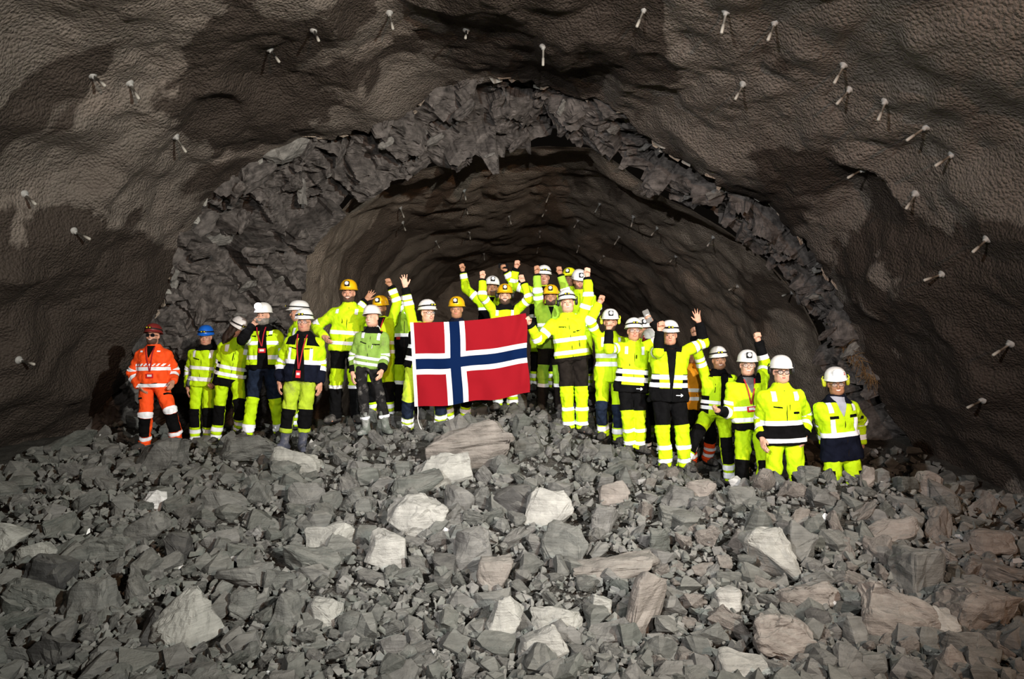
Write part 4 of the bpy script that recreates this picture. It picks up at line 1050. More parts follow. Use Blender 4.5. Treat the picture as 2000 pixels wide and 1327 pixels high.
def person(label, Y, head, S=1.0, yaw=0, hyaw=None, pitch=0, roll=0, hip=None, feet=None, knees=(None, None), hl=None, hr=None, el=None, er=None,
           jacket=None, trousers=None, boots='boot', boot_h=0.13, skin='mid', hair='hair_brown', beard=None, helmet='h_white', lamp='band', muff=None, glasses=None,
           mouth='smile', build=1.0, belly=0.0, lanyard=None, extra=None, long_hair=False, facing_away=False):
    f = np.array([math.sin(R(yaw)), -math.cos(R(yaw)), 0]); rt = np.array([math.cos(R(yaw)), math.sin(R(yaw)), 0]); up = np.array([0, 0, 1.0])
    H = at(*head, Y); nb = H + np.array([0, 0.015, -0.185 * S])
    P0 = H + np.array([0, 0.0, -0.69 * S])
    if hip is not None: P0[0] = at(hip, 600, Y)[0]
    if feet is None: fw = [P0 + rt * s * 0.13 * S + np.array([0, 0, -0.945 * S]) for s in (-1, 1)]
    else: fw = [at(q[0], q[1], Y + (q[2] if len(q) > 2 else 0)) for q in feet]
    gz = min(q[2] for q in fw)
    lowest = P0[2] - 0.945 * S
    org = np.array([(fw[0][0] + fw[1][0]) / 2, Y, min(gz, 1e9)])
    root = bpy.data.objects.new('person', None); COL.objects.link(root); root.location = org
    root.empty_display_size = 0.3; tag(root, label, 'person')
    ax = unit(nb - P0); fwd = unit(f - ax * (f @ ax)); lat = unit(np.cross(fwd, ax)) ; lat = lat if lat @ rt > 0 else -lat
    sh = {}
    hands = {'l': hl, 'r': hr}; elb = {'l': el, 'r': er}; joints = {}
    for k, s in (('l', -1), ('r', 1)):
        raised = hands[k] is not None and hands[k][1] < head[1] + 10
        p = nb + rt * s * 0.178 * S * (0.5 + 0.5 * build) - ax * 0.074 * S
        if raised: p = p + up * 0.055 * S - rt * s * 0.015 * S
        h = hands[k]
        if h is None: tgt = p + rt * s * 0.075 * S - up * 0.60 * S + f * 0.05; hd = ('', '', 0, 'relax')
        else: tgt = at(h[0], h[1], Y + h[2]); hd = h
        hint = (at(elb[k][0], elb[k][1], Y + elb[k][2]) if elb[k] is not None else p + rt * s * 0.2 - f * 0.25 - up * 0.3)
        e, hc = ik(p, tgt, 0.295 * S, 0.335 * S, hint)
        d = unit(hc - e); wr = e + d * 0.262 * S
        pose = hd[3] if len(hd) > 3 else 'relax'
        if pose == 'relax': nrm = -rt * s * 0.8 - f * 0.5
        else: nrm = f * 1.0 + (np.array(hd[4], float) if len(hd) > 4 else 0)
        nrm = unit(nrm - d * (nrm @ d)); th = np.cross(d, nrm) * (1 if k == 'l' else -1)
        joints[k] = (p, e, wr, d, nrm, th, pose, s)
    legs = []
    for k, s in ((0, -1), (1, 1)):
        hj = P0 + rt * s * 0.092 * S
        ank = fw[k] + np.array([0, 0, 0.085 * S])
        kn = knees[k]
        hint = at(kn[0], kn[1], Y + kn[2]) if kn is not None else (hj + ank) / 2 + f * 0.4 + rt * s * 0.12
        kp, ank = ik(hj, ank, 0.445 * S, 0.425 * S, hint); legs.append((hj, kp, ank, s))
    hyaw = yaw if hyaw is None else hyaw
    Hm = np.array(Matrix.Rotation(R(hyaw), 3, 'Z') @ Matrix.Rotation(R(roll), 3, 'Y') @ Matrix.Rotation(R(-pitch), 3, 'X'))   # columns x, y(back), z(up)
    HS = S ** 0.5 * 0.99
    hp = lambda x, y, z: H + Hm @ (np.array([x, y, z]) * HS)
    O = org
    # ---------------- skin: one continuous body
    pts = [hp(0, 0, .14), fw[0], fw[1]] + [joints[k][2] + joints[k][3] * .2 for k in 'lr'] + [joints[k][1] for k in 'lr'] + [l[1] for l in legs] + [P0 + rt * .2, P0 - rt * .2]
    lo = np.min(pts, 0) - [0.16, 0.2, 0.06]; hi = np.max(pts, 0) + [0.16, 0.2, 0.08]
    fine = [[(H[a] - (0.115, .125, .14)[a] * HS, H[a] + (0.115, .125, .15)[a] * HS, 0.0103)] for a in range(3)]
    for k in 'lr':
        c = joints[k][2] + joints[k][3] * .075 * S
        vis = joints[k][6] != 'hidden'
        if vis:
            for a in range(3): fine[a].append((c[a] - .085 * S, c[a] + .085 * S, 0.0103))
    B = Field(*[lines(lo[a], hi[a], 0.046, fine[a]) for a in range(3)])
    def cap(a, b, ra, rb, k=0.03, mode='u', pad=0.08): B.add(*capsule(a, b, ra, rb), k, mode, pad)
    def ell(c, r, k=0.02, mode='u'): B.add(*ellip(hp(*c), Hm, np.array(r) * HS), k * HS, mode, 0.05)
    cap(P0 - rt * .06 + up * .03, P0 + rt * .06 + up * .03, .058 * S, .058 * S); cap(P0 - f * .01, nb - ax * .16 * S - f * .01, .072 * S, .095 * S, .06); cap(nb - ax * .14 * S - rt * .1 * S, nb - ax * .14 * S + rt * .1 * S, .085 * S, .085 * S, .06)
    cap(nb - ax * .06 * S, hp(0, .012, -.06), .058 * HS, .054 * HS, .04)
    for k in 'lr':
        p, e, wr, d, nrm, th, pose, s = joints[k]
        cap(nb - ax * .07 * S, p, .055 * S, .052 * S, .05); cap(p, e, .050 * S, .040 * S, .04); cap(e, wr, .040 * S, .028 * S, .03)
        for a, b, ra, rb in hand_prims(wr, d, nrm, th, 0.98 * S ** .5, pose): B.add(*capsule(a, b, ra, rb), 0.0035, 'u', 0.03)
    for hj, kp, ank, s in legs:
        cap(hj, kp, .060 * S, .050 * S, .03); cap(kp, ank, .054 * S, .038 * S, .03); cap(ank, ank + f * .12 * S + rt * s * .03 - up * .045 * S, .04 * S, .03 * S, .03)
    ell((0, .012, .035), (.0745, .094, .086)); ell((0, -.022, -.03), (.0625, .072, .083), .03); ell((0, -.052, -.088), (.040, .038, .030), .035)
    for s in (-1, 1): ell((s * .048, -.012, -.070), (.022, .045, .032), .03)                   # jaw
    B.add(*capsule(hp(-.030, -.084, .020), hp(.030, -.084, .020), .0125 * HS, .0125 * HS), .016 * HS, 'u', .05)
    for s in (-1, 1):
        ell((s * .033, -.104, -.001), (.019, .017, .0125), .012, 's'); ell((s * .039, -.070, -.030), (.024, .023, .022), .02)
        ell((s * .079, .006, -.006), (.011, .020, .032), .008)
        B.add(*capsule(hp(s * .010, -.100, -.034), hp(s * .013, -.094, -.033), .0085 * HS, .0075 * HS), .006 * HS, 'u', .04)
    B.add(*capsule(hp(0, -.090, .010), hp(0, -.113, -.028), .0085 * HS, .0125 * HS), .010 * HS, 'u', .04)
    B.add(*capsule(hp(-.016, -.091, -.063), hp(.016, -.091, -.063), .0125 * HS, .0125 * HS), .012 * HS, 'u', .04)
    if facing_away is False: ell((0, -.106, -.0635), (.020, .006, .0028), .004, 's')
    V, Q = surface_nets(B.D, B.x, B.y, B.z)
    hl_ = (V - H) @ Hm / HS
    A = {'hx': hl_[:, 0], 'hy': hl_[:, 1], 'hz': hl_[:, 2], 'ax': np.abs(hl_[:, 0])}
    body = soup(V - O, Q, A)
    bo = link('body', mesh_np('body', V - O, Q, [SKIN[skin]]), root)
    near = lambda Am: 0.17 - np.sqrt(Am['hx'] ** 2 + Am['hy'] ** 2 + Am['hz'] ** 2)
    def hloc(o): 
        o.matrix_local = Matrix.Translation(Vector(H - O)) @ Matrix(Hm.tolist()).to_4x4() @ Matrix.Scale(HS, 4); return o
    if hair:
        z_, _ = zone(body, [near, lambda Am: np.maximum(np.minimum(Am['hz'] - 0.045, 1), np.minimum(Am['hz'] + .052, Am['hy'] - .022)), lambda Am: 0.3 - Am['hz'], lambda Am: np.maximum(.0715 - Am['ax'], Am['hy'] - .03)])
        if z_ is not None: emit('hair', z_, M[hair], root, 0.006)
    if beard:
        bk, full = beard
        if full < 2: bk = 'stubble_dark' if bk == 'hair_dark' else 'stubble'
        zt = (0, -.046, -.036)[full]
        edge_ = (lambda Am: zt - Am['hz'] - 0.9 * np.clip(0.045 - Am['ax'], 0, 1) * (Am['hz'] > -.12)) if full else (lambda Am: -0.045 - Am['hz'] - 0.9 * np.clip(0.04 - Am['ax'], 0, 1))
        z_, _ = zone(body, [near, edge_, lambda Am: Am['hz'] + (.128 if full else .122), lambda Am: (0.0 if full else -.03) - Am['hy']])
        if z_ is not None: emit('beard', z_, M[bk], root, (0.0015, 0.003, 0.011)[full])
        if full:
            z_, _ = zone(body, [rg('hz', -.053, -.040), lambda Am: .030 - Am['ax'], lambda Am: -.075 - Am['hy']])
            if z_ is not None: emit('moustache', z_, M[bk], root, 0.004)
    if not facing_away:
        for s in (-1, 1):
            e_ = link('eye', EYE_ME, root); e_.matrix_local = Matrix.Translation(Vector(hp(s * .032, -.0835, .0005) - O)) @ Matrix(Hm.tolist()).to_4x4() @ Matrix.Scale(HS, 4)
        if hair: hloc(link('eyebrows', BROW[hair], root))
        hloc(link('lips', {'smile': SMILE_ME, 'calm': LIPS_ME, 'open': OPEN_ME}[mouth], root))
        if mouth == 'smile': hloc(link('teeth', TEETH_ME, root))
        if glasses: hloc(link('glasses' if glasses != 'dark' else 'sunglasses', GLASS[glasses], root))
    if long_hair:
        Fh = Field(*[np.arange((H - .3)[a] if a < 2 else H[2] - .42, (H + .3)[a] if a < 2 else H[2] + .14, .014) for a in range(3)])
        for a, b, ra, rb in (((-.06, .02, .03), (-.10, .0, -.16), .055, .06), ((.05, .02, .03), (.09, -.01, -.16), .055, .06), ((0, .06, .03), (0, .07, -.22), .075, .085), ((-.10, 0, -.16), (-.11, -.05, -.32), .055, .028), ((.09, 0, -.16), (.08, -.07, -.33), .055, .03), ((.045, -.075, .03), (.085, -.07, -.14), .03, .035), ((-.055, -.06, .03), (-.085, -.05, -.14), .035, .04)):
            Fh.add(*capsule(hp(*a), hp(*b), ra, rb), .03)
        Vh, Qh = surface_nets(Fh.D, Fh.x, Fh.y, Fh.z); Vh = Vh + vnormals(Vh, Qh) * (.008 * vnoise(Vh * [60, 60, 9], 5))[:, None]
        link('long_hair', mesh_np('long_hair', Vh - O, Qh, [M[hair]]), root)
    # ---------------- helmet
    if helmet:
        hs_ = Matrix.Translation(Vector(hp(0, .0, .015) - O)) @ Matrix(Hm.tolist()).to_4x4() @ Matrix.Scale(HS * 1.02, 4)
        ho = link('helmet', helmet_mesh(helmet), root); ho.matrix_local = hs_
        if lamp in ('band',): link('lamp_strap', STRAP_ME, ho); link('headlamp', BAND_ME, ho)
        if lamp == 'cap': link('headlamp', CAP_ME, ho)
        if lamp == 'lit': link('headlamp', LIT_ME, ho)['label'] = 'lit headlamp'
        if muff:
            for mm_ in MUFF[muff]: link('ear_muff', mm_, ho)
    # ---------------- jacket
    bw = build
    def tor_ab(w_):
        a_ = np.interp(w_, TW, TA) * bw; fr = np.interp(w_, TW, TF) * (0.6 + 0.4 * bw) + belly * np.exp(-((w_ - .10) / .14) ** 2); bk = np.interp(w_, TW, TB) * (0.5 + .5 * bw)
        return a_, fr, bk
    def tloc(x, y, z):
        p = (x - P0[0], y - P0[1], z - P0[2]); dt = lambda v: (p[0] * v[0] + p[1] * v[1] + p[2] * v[2]) / S
        return dt(lat), dt(fwd), dt(ax)
    def d_torso(x, y, z, infl=0.0):
        u, v, w_ = tloc(x, y, z); a_, fr, bk = tor_ab(w_); b_ = np.where(v > 0, fr, bk)
        e = 2.35; r = (np.abs(u / (a_ + infl)) ** e + np.abs(v / (b_ + infl)) ** e) ** (1 / e)
        d = (r - 1) * np.minimum(a_, b_)
        return np.maximum(d, w_ - 0.575) * S
    hem = jacket.get('hem', -0.03)
    sleeve_l = {}
    def d_arm(k, x, y, z):
        p, e, wr = joints[k][:3]
        f1, _, _ = capsule(p, e, .072 * S, .064 * S); wr2 = e + (wr - e) * 0.97; f2, _, _ = capsule(e, wr2, .066 * S, .052 * S)
        dd = unit(wr2 - e); cut = (x - wr2[0]) * dd[0] + (y - wr2[1]) * dd[1] + (z - wr2[2]) * dd[2]
        return comb(f1(x, y, z), np.maximum(f2(x, y, z), cut), .02)
    st = 0.0165
    pts = [nb + up * .1, P0 + ax * hem * S + lat * .22 * S, P0 + ax * hem * S - lat * .22 * S, P0 + fwd * (.2 + belly), P0 - fwd * .2] + [joints[k][i] for k in 'lr' for i in (0, 1, 2)]
    lo = np.min(pts, 0) - .12; hi = np.max(pts, 0) + .12
    J = Field(*[np.arange(lo[a], hi[a], st) for a in range(3)])
    J.add(lambda x, y, z: np.maximum(d_torso(x, y, z), hem * S - tloc(x, y, z)[2] * S), nb - ax * .8 - .3, nb + .3, 0)
    for k in 'lr':
        p, e, wr = joints[k][:3]; q_ = np.array([p, e, wr])
        J.add(lambda x, y, z, k=k: d_arm(k, x, y, z), q_.min(0) - .08, q_.max(0) + .08, .045 * S)
    nd = unit(hp(0, .02, -.05) - nb); ca, cb = nb - nd * .04, nb + nd * .055 * S
    J.add(*capsule(ca, nb + nd * .03 * S, .082 * HS, .078 * HS), .03 * S)
    J.add(*capsule(nb + nd * .035 * S, nb + nd * .22 * S, .062 * HS, .068 * HS), .008, 's')
    V, Q = surface_nets(J.D, J.x, J.y, J.z)
    T3 = lambda fn, *a: fn(*a, V[:, 0], V[:, 1], V[:, 2])
    u, v, w_ = tloc(V[:, 0], V[:, 1], V[:, 2]); dT = d_torso(V[:, 0], V[:, 1], V[:, 2]); dl = d_arm('l', V[:, 0], V[:, 1], V[:, 2]); dr = d_arm('r', V[:, 0], V[:, 1], V[:, 2])
    A = {'u': u, 'v': v, 'w': w_, 'au': np.abs(u), 'tor': np.minimum(dl, dr) - dT, 'armL': np.minimum(dT, dr) - dl, 'armR': np.minimum(dT, dl) - dr}
    A['col'] = ((V - nb) @ nd) / S
    A['neck'] = np.sqrt(np.maximum(((V - nb) ** 2).sum(1) - ((V - nb) @ nd) ** 2, 0)) / S
    for k in 'lr':
        p, e, wr = joints[k][:3]; l1, l2 = np.linalg.norm(e - p), np.linalg.norm(wr - e)
        t1 = np.clip((V - p) @ unit(e - p) / l1, -.3, 1.3); t2 = np.clip((V - e) @ unit(wr - e) / l2, -.3, 1.4)
        bis = (V - e) @ unit(unit(wr - e) + unit(e - p) + 1e-6)
        A['t' + k] = np.where(bis < 0, np.minimum(t1 * .53, .53 + .0 * t1), np.maximum(.53 + .47 * t2, .53))
    Nn = vnormals(V, Q)
    sd = int(abs(head[0]) * 7 + head[1])
    q = V * 1.0 + sd
    wr_ = 0.017 * (np.abs(fbm(np.stack([q[:, 0] * 8 + q[:, 2] * 4, q[:, 1] * 8, q[:, 2] * 7 - q[:, 0] * 3], -1), 2, sd)) * 2 - .5) + 0.003 * vnoise(q * [22, 22, 26], sd + 1)
    for k in 'lr':
        e = joints[k][1]; near_e = np.exp(-((V - e) ** 2).sum(1) / .008)
        wr_ = wr_ + near_e * .007 * np.sin(A['t' + k] * 95)
    wr_ = wr_ * (A['col'] < .0) + .5 * wr_ * (A['col'] >= 0)
    V = V + Nn * (wr_ * S)[:, None]
    m = soup(V - O, Q, A)
    jo = link('jacket', None, root) if False else None
    zl = jacket_zones(jacket)
    pieces = []
    for nm_, mk, conds, off in zl:
        if not len(m.T): break
        z_, m = zone(m, conds)
        if z_ is not None and len(z_.T) > 3: pieces.append((nm_, mk, z_, off))
    jo = emit('jacket', m, M[jacket['c']], root)
    for nm_, mk, z_, off in pieces: emit(nm_, z_, M[mk], jo, off)
    # ---------------- trousers
    tr = trousers; lw = tr.get('w', 1.0)
    hem_t = tr.get('end', 1.0)
    def d_leg(i, x, y, z):
        hj, kp, ank, s = legs[i]; e2 = kp + (ank - kp) * (hem_t if hem_t < 1 else 1.06)
        f1, _, _ = capsule(hj, kp, .100 * S * lw, .080 * S * lw); f2, _, _ = capsule(kp, kp + (e2 - kp) * 1.1, .080 * S * lw, .072 * S * lw)
        dd = unit(e2 - kp); cut = (x - e2[0]) * dd[0] + (y - e2[1]) * dd[1] + (z - e2[2]) * dd[2]
        return comb(f1(x, y, z), np.maximum(f2(x, y, z), cut), .02)
    pts = [P0 + rt * .2, P0 - rt * .2, P0 + up * .12] + [q_ for l in legs for q_ in l[:3]]
    lo = np.min(pts, 0) - .13; hi = np.max(pts, 0) + .13
    Tf = Field(*[np.arange(lo[a], hi[a], 0.0175) for a in range(3)])
    top = 0.10
    Tf.add(lambda x, y, z: np.maximum(np.maximum(d_torso(x, y, z, -0.034), tloc(x, y, z)[2] * S - top * S), (-.05 - tloc(x, y, z)[2]) * S), P0 - .3, P0 + .3, 0)
    for i in (0, 1):
        hj, kp, ank, s = legs[i]; q_ = np.array([hj, kp, ank])
        Tf.add(lambda x, y, z, i=i: d_leg(i, x, y, z), q_.min(0) - .1, q_.max(0) + .1, .03 if i == 0 else .018)
    V, Q = surface_nets(Tf.D, Tf.x, Tf.y, Tf.z)
    d0, d1 = d_leg(0, V[:, 0], V[:, 1], V[:, 2]), d_leg(1, V[:, 0], V[:, 1], V[:, 2])
    A = {'lg': d0 - d1}; sel = d0 < d1; tl = np.zeros(len(V)); fo = np.zeros(len(V)); sd_ = np.zeros(len(V))
    for i, mk in ((0, sel), (1, ~sel)):
        hj, kp, ank, s = legs[i]; l1, l2 = np.linalg.norm(kp - hj), np.linalg.norm(ank - kp)
        t1 = (V - hj) @ unit(kp - hj) / l1; t2 = (V - kp) @ unit(ank - kp) / l2
        bis = (V - kp) @ unit(unit(ank - kp) + unit(kp - hj) + 1e-6)
        t = np.where(bis < 0, np.minimum(.5 * t1, .5), np.maximum(.5 + .5 * t2, .5)); tl[mk] = t[mk]
        ff = unit(f + rt * s * .25); cpt = np.where((bis < 0)[:, None], hj + np.clip(t1, 0, 1)[:, None] * (kp - hj), kp + np.clip(t2, 0, 1.2)[:, None] * (ank - kp))
        fo[mk] = ((V - cpt) @ ff)[mk] / S; sd_[mk] = (((V - cpt) @ rt) * s)[mk] / S
    A['tl'] = tl; A['fo'] = fo; A['sd'] = sd_
    Nn = vnormals(V, Q); q = V + sd * 1.7
    V = V + Nn * (S * (0.017 * (np.abs(fbm(np.stack([q[:, 0] * 9 + q[:, 2] * 4, q[:, 1] * 8, q[:, 2] * 6 - q[:, 0] * 4], -1), 2, sd + 5)) * 2 - .5) + 0.003 * vnoise(q * 24, sd + 6) + .006 * np.exp(-((tl - .95) / .08) ** 2) * np.sin(tl * 120) + .005 * np.exp(-((tl - .5) / .06) ** 2) * np.sin(tl * 110)))[:, None]
    m = soup(V - O, Q, A); pieces = []
    for nm_, mk, conds, off in trouser_zones(tr):
        if not len(m.T): break
        z_, m = zone(m, conds)
        if z_ is not None and len(z_.T) > 3: pieces.append((nm_, mk, z_, off))
    to = emit('trousers', m, M[tr['c']], root)
    for nm_, mk, z_, off in pieces: emit(nm_, z_, M[mk], to, off)
    # ---------------- boots
    for i in (0, 1):
        hj, kp, ank, s = legs[i]; ff = unit(f + rt * s * .45); sole = ank - up * .085 * S
        topp = ank + unit(kp - ank) * boot_h * S
        lo = np.minimum(sole, topp) - .22; hi = np.maximum(sole, topp) + .22; hi[2] = topp[2] + .06
        Bf = Field(*[np.arange(lo[a], hi[a], .017) for a in range(3)])
        rs = .064 if boot_h > .2 else .052
        dd = unit(topp - ank)
        fn, l_, h_ = capsule(ank, topp + dd * .1, .052 * S, rs * S * (1.12 if boot_h > .2 else 1)); Bf.add(lambda x, y, z: np.maximum(fn(x, y, z), (x - topp[0]) * dd[0] + (y - topp[1]) * dd[1] + (z - topp[2]) * dd[2]), l_, h_, 0)
        heel = sole - ff * .055 * S + up * .045 * S; toe = sole + ff * .165 * S + up * .042 * S
        Bf.add(*capsule(heel, toe, .047 * S, .046 * S), .035 * S); Bf.add(*capsule(ank, sole + ff * .1 * S + up * .055 * S, .05 * S, .047 * S), .03 * S)
        Bf.D[:] = np.maximum(Bf.D, (sole[2] - Bf.z)[None, None, :])
        V, Q = surface_nets(Bf.D, Bf.x, Bf.y, Bf.z)
        m = soup(V - O, Q, {'z': (V[:, 2] - sole[2]) / S})
        z_, m = zone(m, [lt('z', .026)])
        b_ = emit('boot', m, M[boots], root)
        if z_ is not None: emit('sole', z_, M['rubber'], b_, .003)
    # ---------------- lanyard with badge
    def chest(u_, w__):                                            # point on the front of the jacket
        a_, fr, bk = tor_ab(np.array(w__)); v_ = fr * (1 - np.abs(u_ / a_) ** 2.35) ** (1 / 2.35)
        return P0 + (lat * u_ + fwd * (v_ + .014) + ax * w__) * S - O
    if lanyard:
        lu, lw_, bk = lanyard                                      # badge place on the chest
        ps = []
        for s in (-1, 1):
            pth = [chest(s * .06 + (lu - s * .06) * t, .535 + (lw_ - .535) * t) for t in np.linspace(0, .96, 8)]
            ps.append((*strip(pth, lat * .008, -.003), 0))
        V, Fs, _ = joinm(*ps); lo_ = link('lanyard', mesh_np('lanyard', V, Fs, [M['lanyard']], smooth=False), root)
        c = chest(lu, lw_ - .045)
        V, Fs = boxm((0, 0, 0), (.10 if bk == 'wide' else .062, .006, .062 if bk == 'wide' else .095), .2); Rm = np.stack([lat, -fwd, ax], -1)
        bo_ = link('badge', mesh_np('badge', V @ Rm.T + c, Fs, [M['red']], smooth=False), lo_)
        V, Fs = boxm((0, -.004, .004), (.062 if bk == 'wide' else .04, .003, .03), .2)
        link('card', mesh_np('card', V @ Rm.T + c, Fs, [M['card']], smooth=False), lo_)
    for ex in (extra or ()):
        if ex[0] == 'patch':                                       # small flat badge on the chest: u, w, width, height, material
            c = chest(ex[1], ex[2]); V, Fs = boxm((0, 0, 0), (ex[3] * S, .008, ex[4] * S), .2); Rm = np.stack([lat, -fwd, ax], -1)
            link(ex[6] if len(ex) > 6 else 'badge', mesh_np('badge', V @ Rm.T + c, Fs, [M[ex[5]]], smooth=False), root)
        if ex[0] == 'helmet_print' and helmet:
            for dz in (0, .016):
                V, Fs = boxm((0, 0, 0), (.034 - dz * .6, .004, .008), .2); Rz = np.array(Matrix.Rotation(R(32), 3, 'Z') @ Matrix.Rotation(R(-24), 3, 'X'))
                link('print', mesh_np('print', V @ Rz.T + [.062, -.117, .088 + dz], Fs, [M['lanyard']], smooth=False), ho)
        if ex[0] == 'sleeve_patch':
            p, e, wr = joints['r'][:3]; dd = unit(e - p); c = p + (e - p) * .45 + unit(f - dd * (f @ dd)) * .078 * S - O; V, Fs = boxm((0, 0, 0), (.026, .012, .034), .2)
            link('sleeve_badge', mesh_np('badge', V + c, Fs, [M['black']], smooth=False), root)
        if ex[0] == 'arrow':                                       # small white printed arrow near the hem
            ps = [(*strip([chest(ex[1] - .045, ex[2]), chest(ex[1] - .01, ex[2]), chest(ex[1] + .02, ex[2])], ax * .004, -.002), 0), (*strip([chest(ex[1] + .012, ex[2] + .016), chest(ex[1] + .04, ex[2])], ax * .005, -.002), 0), (*strip([chest(ex[1] + .012, ex[2] - .016), chest(ex[1] + .04, ex[2])], ax * .005, -.002), 0)]
            V, Fs, _ = joinm(*ps); link('arrow_print', mesh_np('arrow_print', V, Fs, [M['refl']], smooth=False), root)
    return {k: joints[k] for k in 'lr'}

# ------------------------------------------------------------------ clothes: stripes and panels as level sets
def jacket_zones(j):
    Z = []; rf = j.get('refl', 'refl')
    tor = gt('tor', 0)
    if j.get('open'):
        wd = j['open']; Z.append(('shirt', j.get('shirt', 'black'), [lambda A: wd[0] + (wd[1] - wd[0]) * np.clip(A['w'] / .5, 0, 1) - np.abs(A['u'] - j.get('open_u', 0)), gt('v', .02), lt('col', .02)], -.006))
    elif j.get('vneck'):
        vn = j['vneck']; Z.append(('shirt', j.get('shirt', 'black'), [lambda A: (A['w'] - vn) * .32 - A['au'], gt('v', .02), lt('col', .05)], -.004))
    if j.get('collar'): Z.append(('collar', j['collar'], [gt('col', -.022), lt('neck', .15)], .005))
    if j.get('brace'):
        b = j['brace'] if isinstance(j['brace'], tuple) else (.085, .125, .38)
        Z.append(('reflective_stripe', rf, [rg('au', b[0], b[1]), gt('w', b[2]), tor, gt('v', -.06), lt('col', -.02)], .005))
    for a, b in j.get('bands', ()): Z.append(('reflective_stripe', rf, [rg('w', a, b), tor], .005))
    for s in 'lr':
        arm = gt('armL' if s == 'l' else 'armR', 0)
        for a, b in j.get('sb', ()): Z.append(('reflective_stripe', rf, [rg('t' + s, a, b), arm], .005))
        if j.get('cuff'): Z.append(('cuff', j['cuff'][1], [gt('t' + s, j['cuff'][0]), arm], .003))
    if j.get('dashes'):
        a, b = j['dashes']; Z.append(('reflective_dash', rf, [rg('w', a, b), tor, gt('v', 0), lambda A: np.sin((A['u'] - .8 * A['w']) * 2 * math.pi / .056)], .005))
    if j.get('vbands'): Z.append(('reflective_stripe', rf, [rg('au', *j['vbands'][:2]), rg('w', *j['vbands'][2:]), tor, gt('v', 0)], .005))
    if j.get('yoke'): Z.append(('shoulder_panel', j['yoke'][1], [gt('w', j['yoke'][0]), tor, gt('au', j['yoke'][2] if len(j['yoke']) > 2 else 0)], .003))
    if j.get('side'): Z.append(('side_panel', j['side'][1], [gt('au', j['side'][0]), lt('w', j['side'][2]), tor], .003))
    if j.get('zip'): Z.append(('zip', j.get('zipc', 'brown'), [lambda A: .0045 - np.abs(A['u'] - j.get('zipu', 0)), gt('v', .02), tor, lt('col', 0)], .003))
    for u, w0, w1 in j.get('vpocket', ()): Z.append(('zip_pocket', 'black', [lambda A, u=u: .006 - np.abs(A['u'] - u), rg('w', w0, w1), gt('v', 0), tor], .003))
    for u0, u1, w in j.get('hpocket', ()): Z.append(('pocket_flap', 'black', [rg('u', u0, u1), lambda A, w=w, u0=u0: .008 - np.abs(A['w'] - w - .18 * (A['au'] - .1)), gt('v', 0), tor], .004))
    for u0, u1, w0, w1, mk in j.get('panel', ()): Z.append(('panel', mk, [rg('u', u0, u1), rg('w', w0, w1), gt('v', 0), tor], .004))
    if j.get('low'): Z.append(('hem_panel', j['low'][1], [lt('w', j['low'][0]), tor], .002))
    return Z
def trouser_zones(t):
    Z = []; rf = t.get('refl', 'refl')
    for a, b in t.get('bands', ()): Z.append(('reflective_stripe', rf, [rg('tl', a, b)], .005))
    if t.get('knee'):
        a, b, mk = t['knee']
        Z.append(('knee_patch', mk, [rg('tl', a, b), gt('fo', .008), lt('lg', 0)], .003)); Z.append(('knee_patch', mk, [rg('tl', a, b), gt('fo', .008), gt('lg', 0)], .003))
    if t.get('upper'): Z.append(('hip_panel', t['upper'][1], [lt('tl', t['upper'][0])], .002))
    if t.get('low'): Z.append(('lower_leg', t['low'][1], [gt('tl', t['low'][0])], .002))
    for a, b, mk in t.get('pocket', ()): Z.append(('thigh_pocket', mk, [rg('tl', a, b), gt('sd', .02), gt('fo', -.02)], .004))
    return Z
# ------------------------------------------------------------------ the people
Jy = dict(c='yellow', hem=-.05, bands=[(.02, .075), (.15, .205)], sb=[(.32, .42), (.60, .70)], zip=True)
def J(**k): d = dict(Jy); d.update(k); return d
Ty = dict(c='yellow', knee=(.44, .76, 'black'), bands=[(.80, .87), (.92, .985)])
def T(**k): d = dict(Ty); d.update(k); return d
TB2 = dict(c='yellow', upper=(.42, 'black'), bands=[(.74, .80), (.90, .965)])        # black above, yellow below the knee

person('man in orange high-visibility suit, dark red helmet and sunglasses', 10.0, (299, 657), .985, hyaw=4, pitch=8, hip=300, build=1.12, belly=.02,
       feet=[(283, 878), (345, 868)], knees=((282, 815, -.3), (342, 812, -.3)), hl=(276, 762, -.12, 'relax'), el=(247, 724, .05), hr=(336, 752, -.12, 'relax'), er=(348, 720, .3),
       jacket=J(c='orange', hem=-.06, bands=[(-.035, .015), (.20, .25)], sb=[(.40, .50), (.68, .78)], dashes=(.262, .298), vneck=.36, shirt='black', brace=(.10, .14, .46), hpocket=[(.03, .12, .02), (-.12, -.03, .02)]),
       trousers=T(c='orange', knee=(.52, .85, 'black'), bands=[(.46, .515), (.86, .93)], pocket=[(.22, .25, 'black')], w=1.08), helmet='h_red', lamp='band', glasses='dark', skin='mid', hair='hair_dark', beard=('hair_dark', 0), lanyard=(.03, .17, 'wide'))
person('man in blue helmet and hooded yellow suit', 10.6, (402, 659), .985, hyaw=10, pitch=-6, hip=397, feet=[(381, 874), (407, 868)], hl=(366, 766, -.02, 'relax'), el=(361, 725, .3), hr=(411, 756, -.22, 'fist'), er=(428, 722, -.02),
       jacket=J(hem=-.06, bands=[(.03, .09), (.20, .25)], brace=(.10, .145, .38), sb=[(.38, .48), (.58, .68)], collar='black', hpocket=[(-.13, -.03, .36)], side=(.15, 'grey', .16), refl='refl'), trousers=T(),
       helmet='h_blue', mouth='calm', hair='hair_grey', build=1.08)
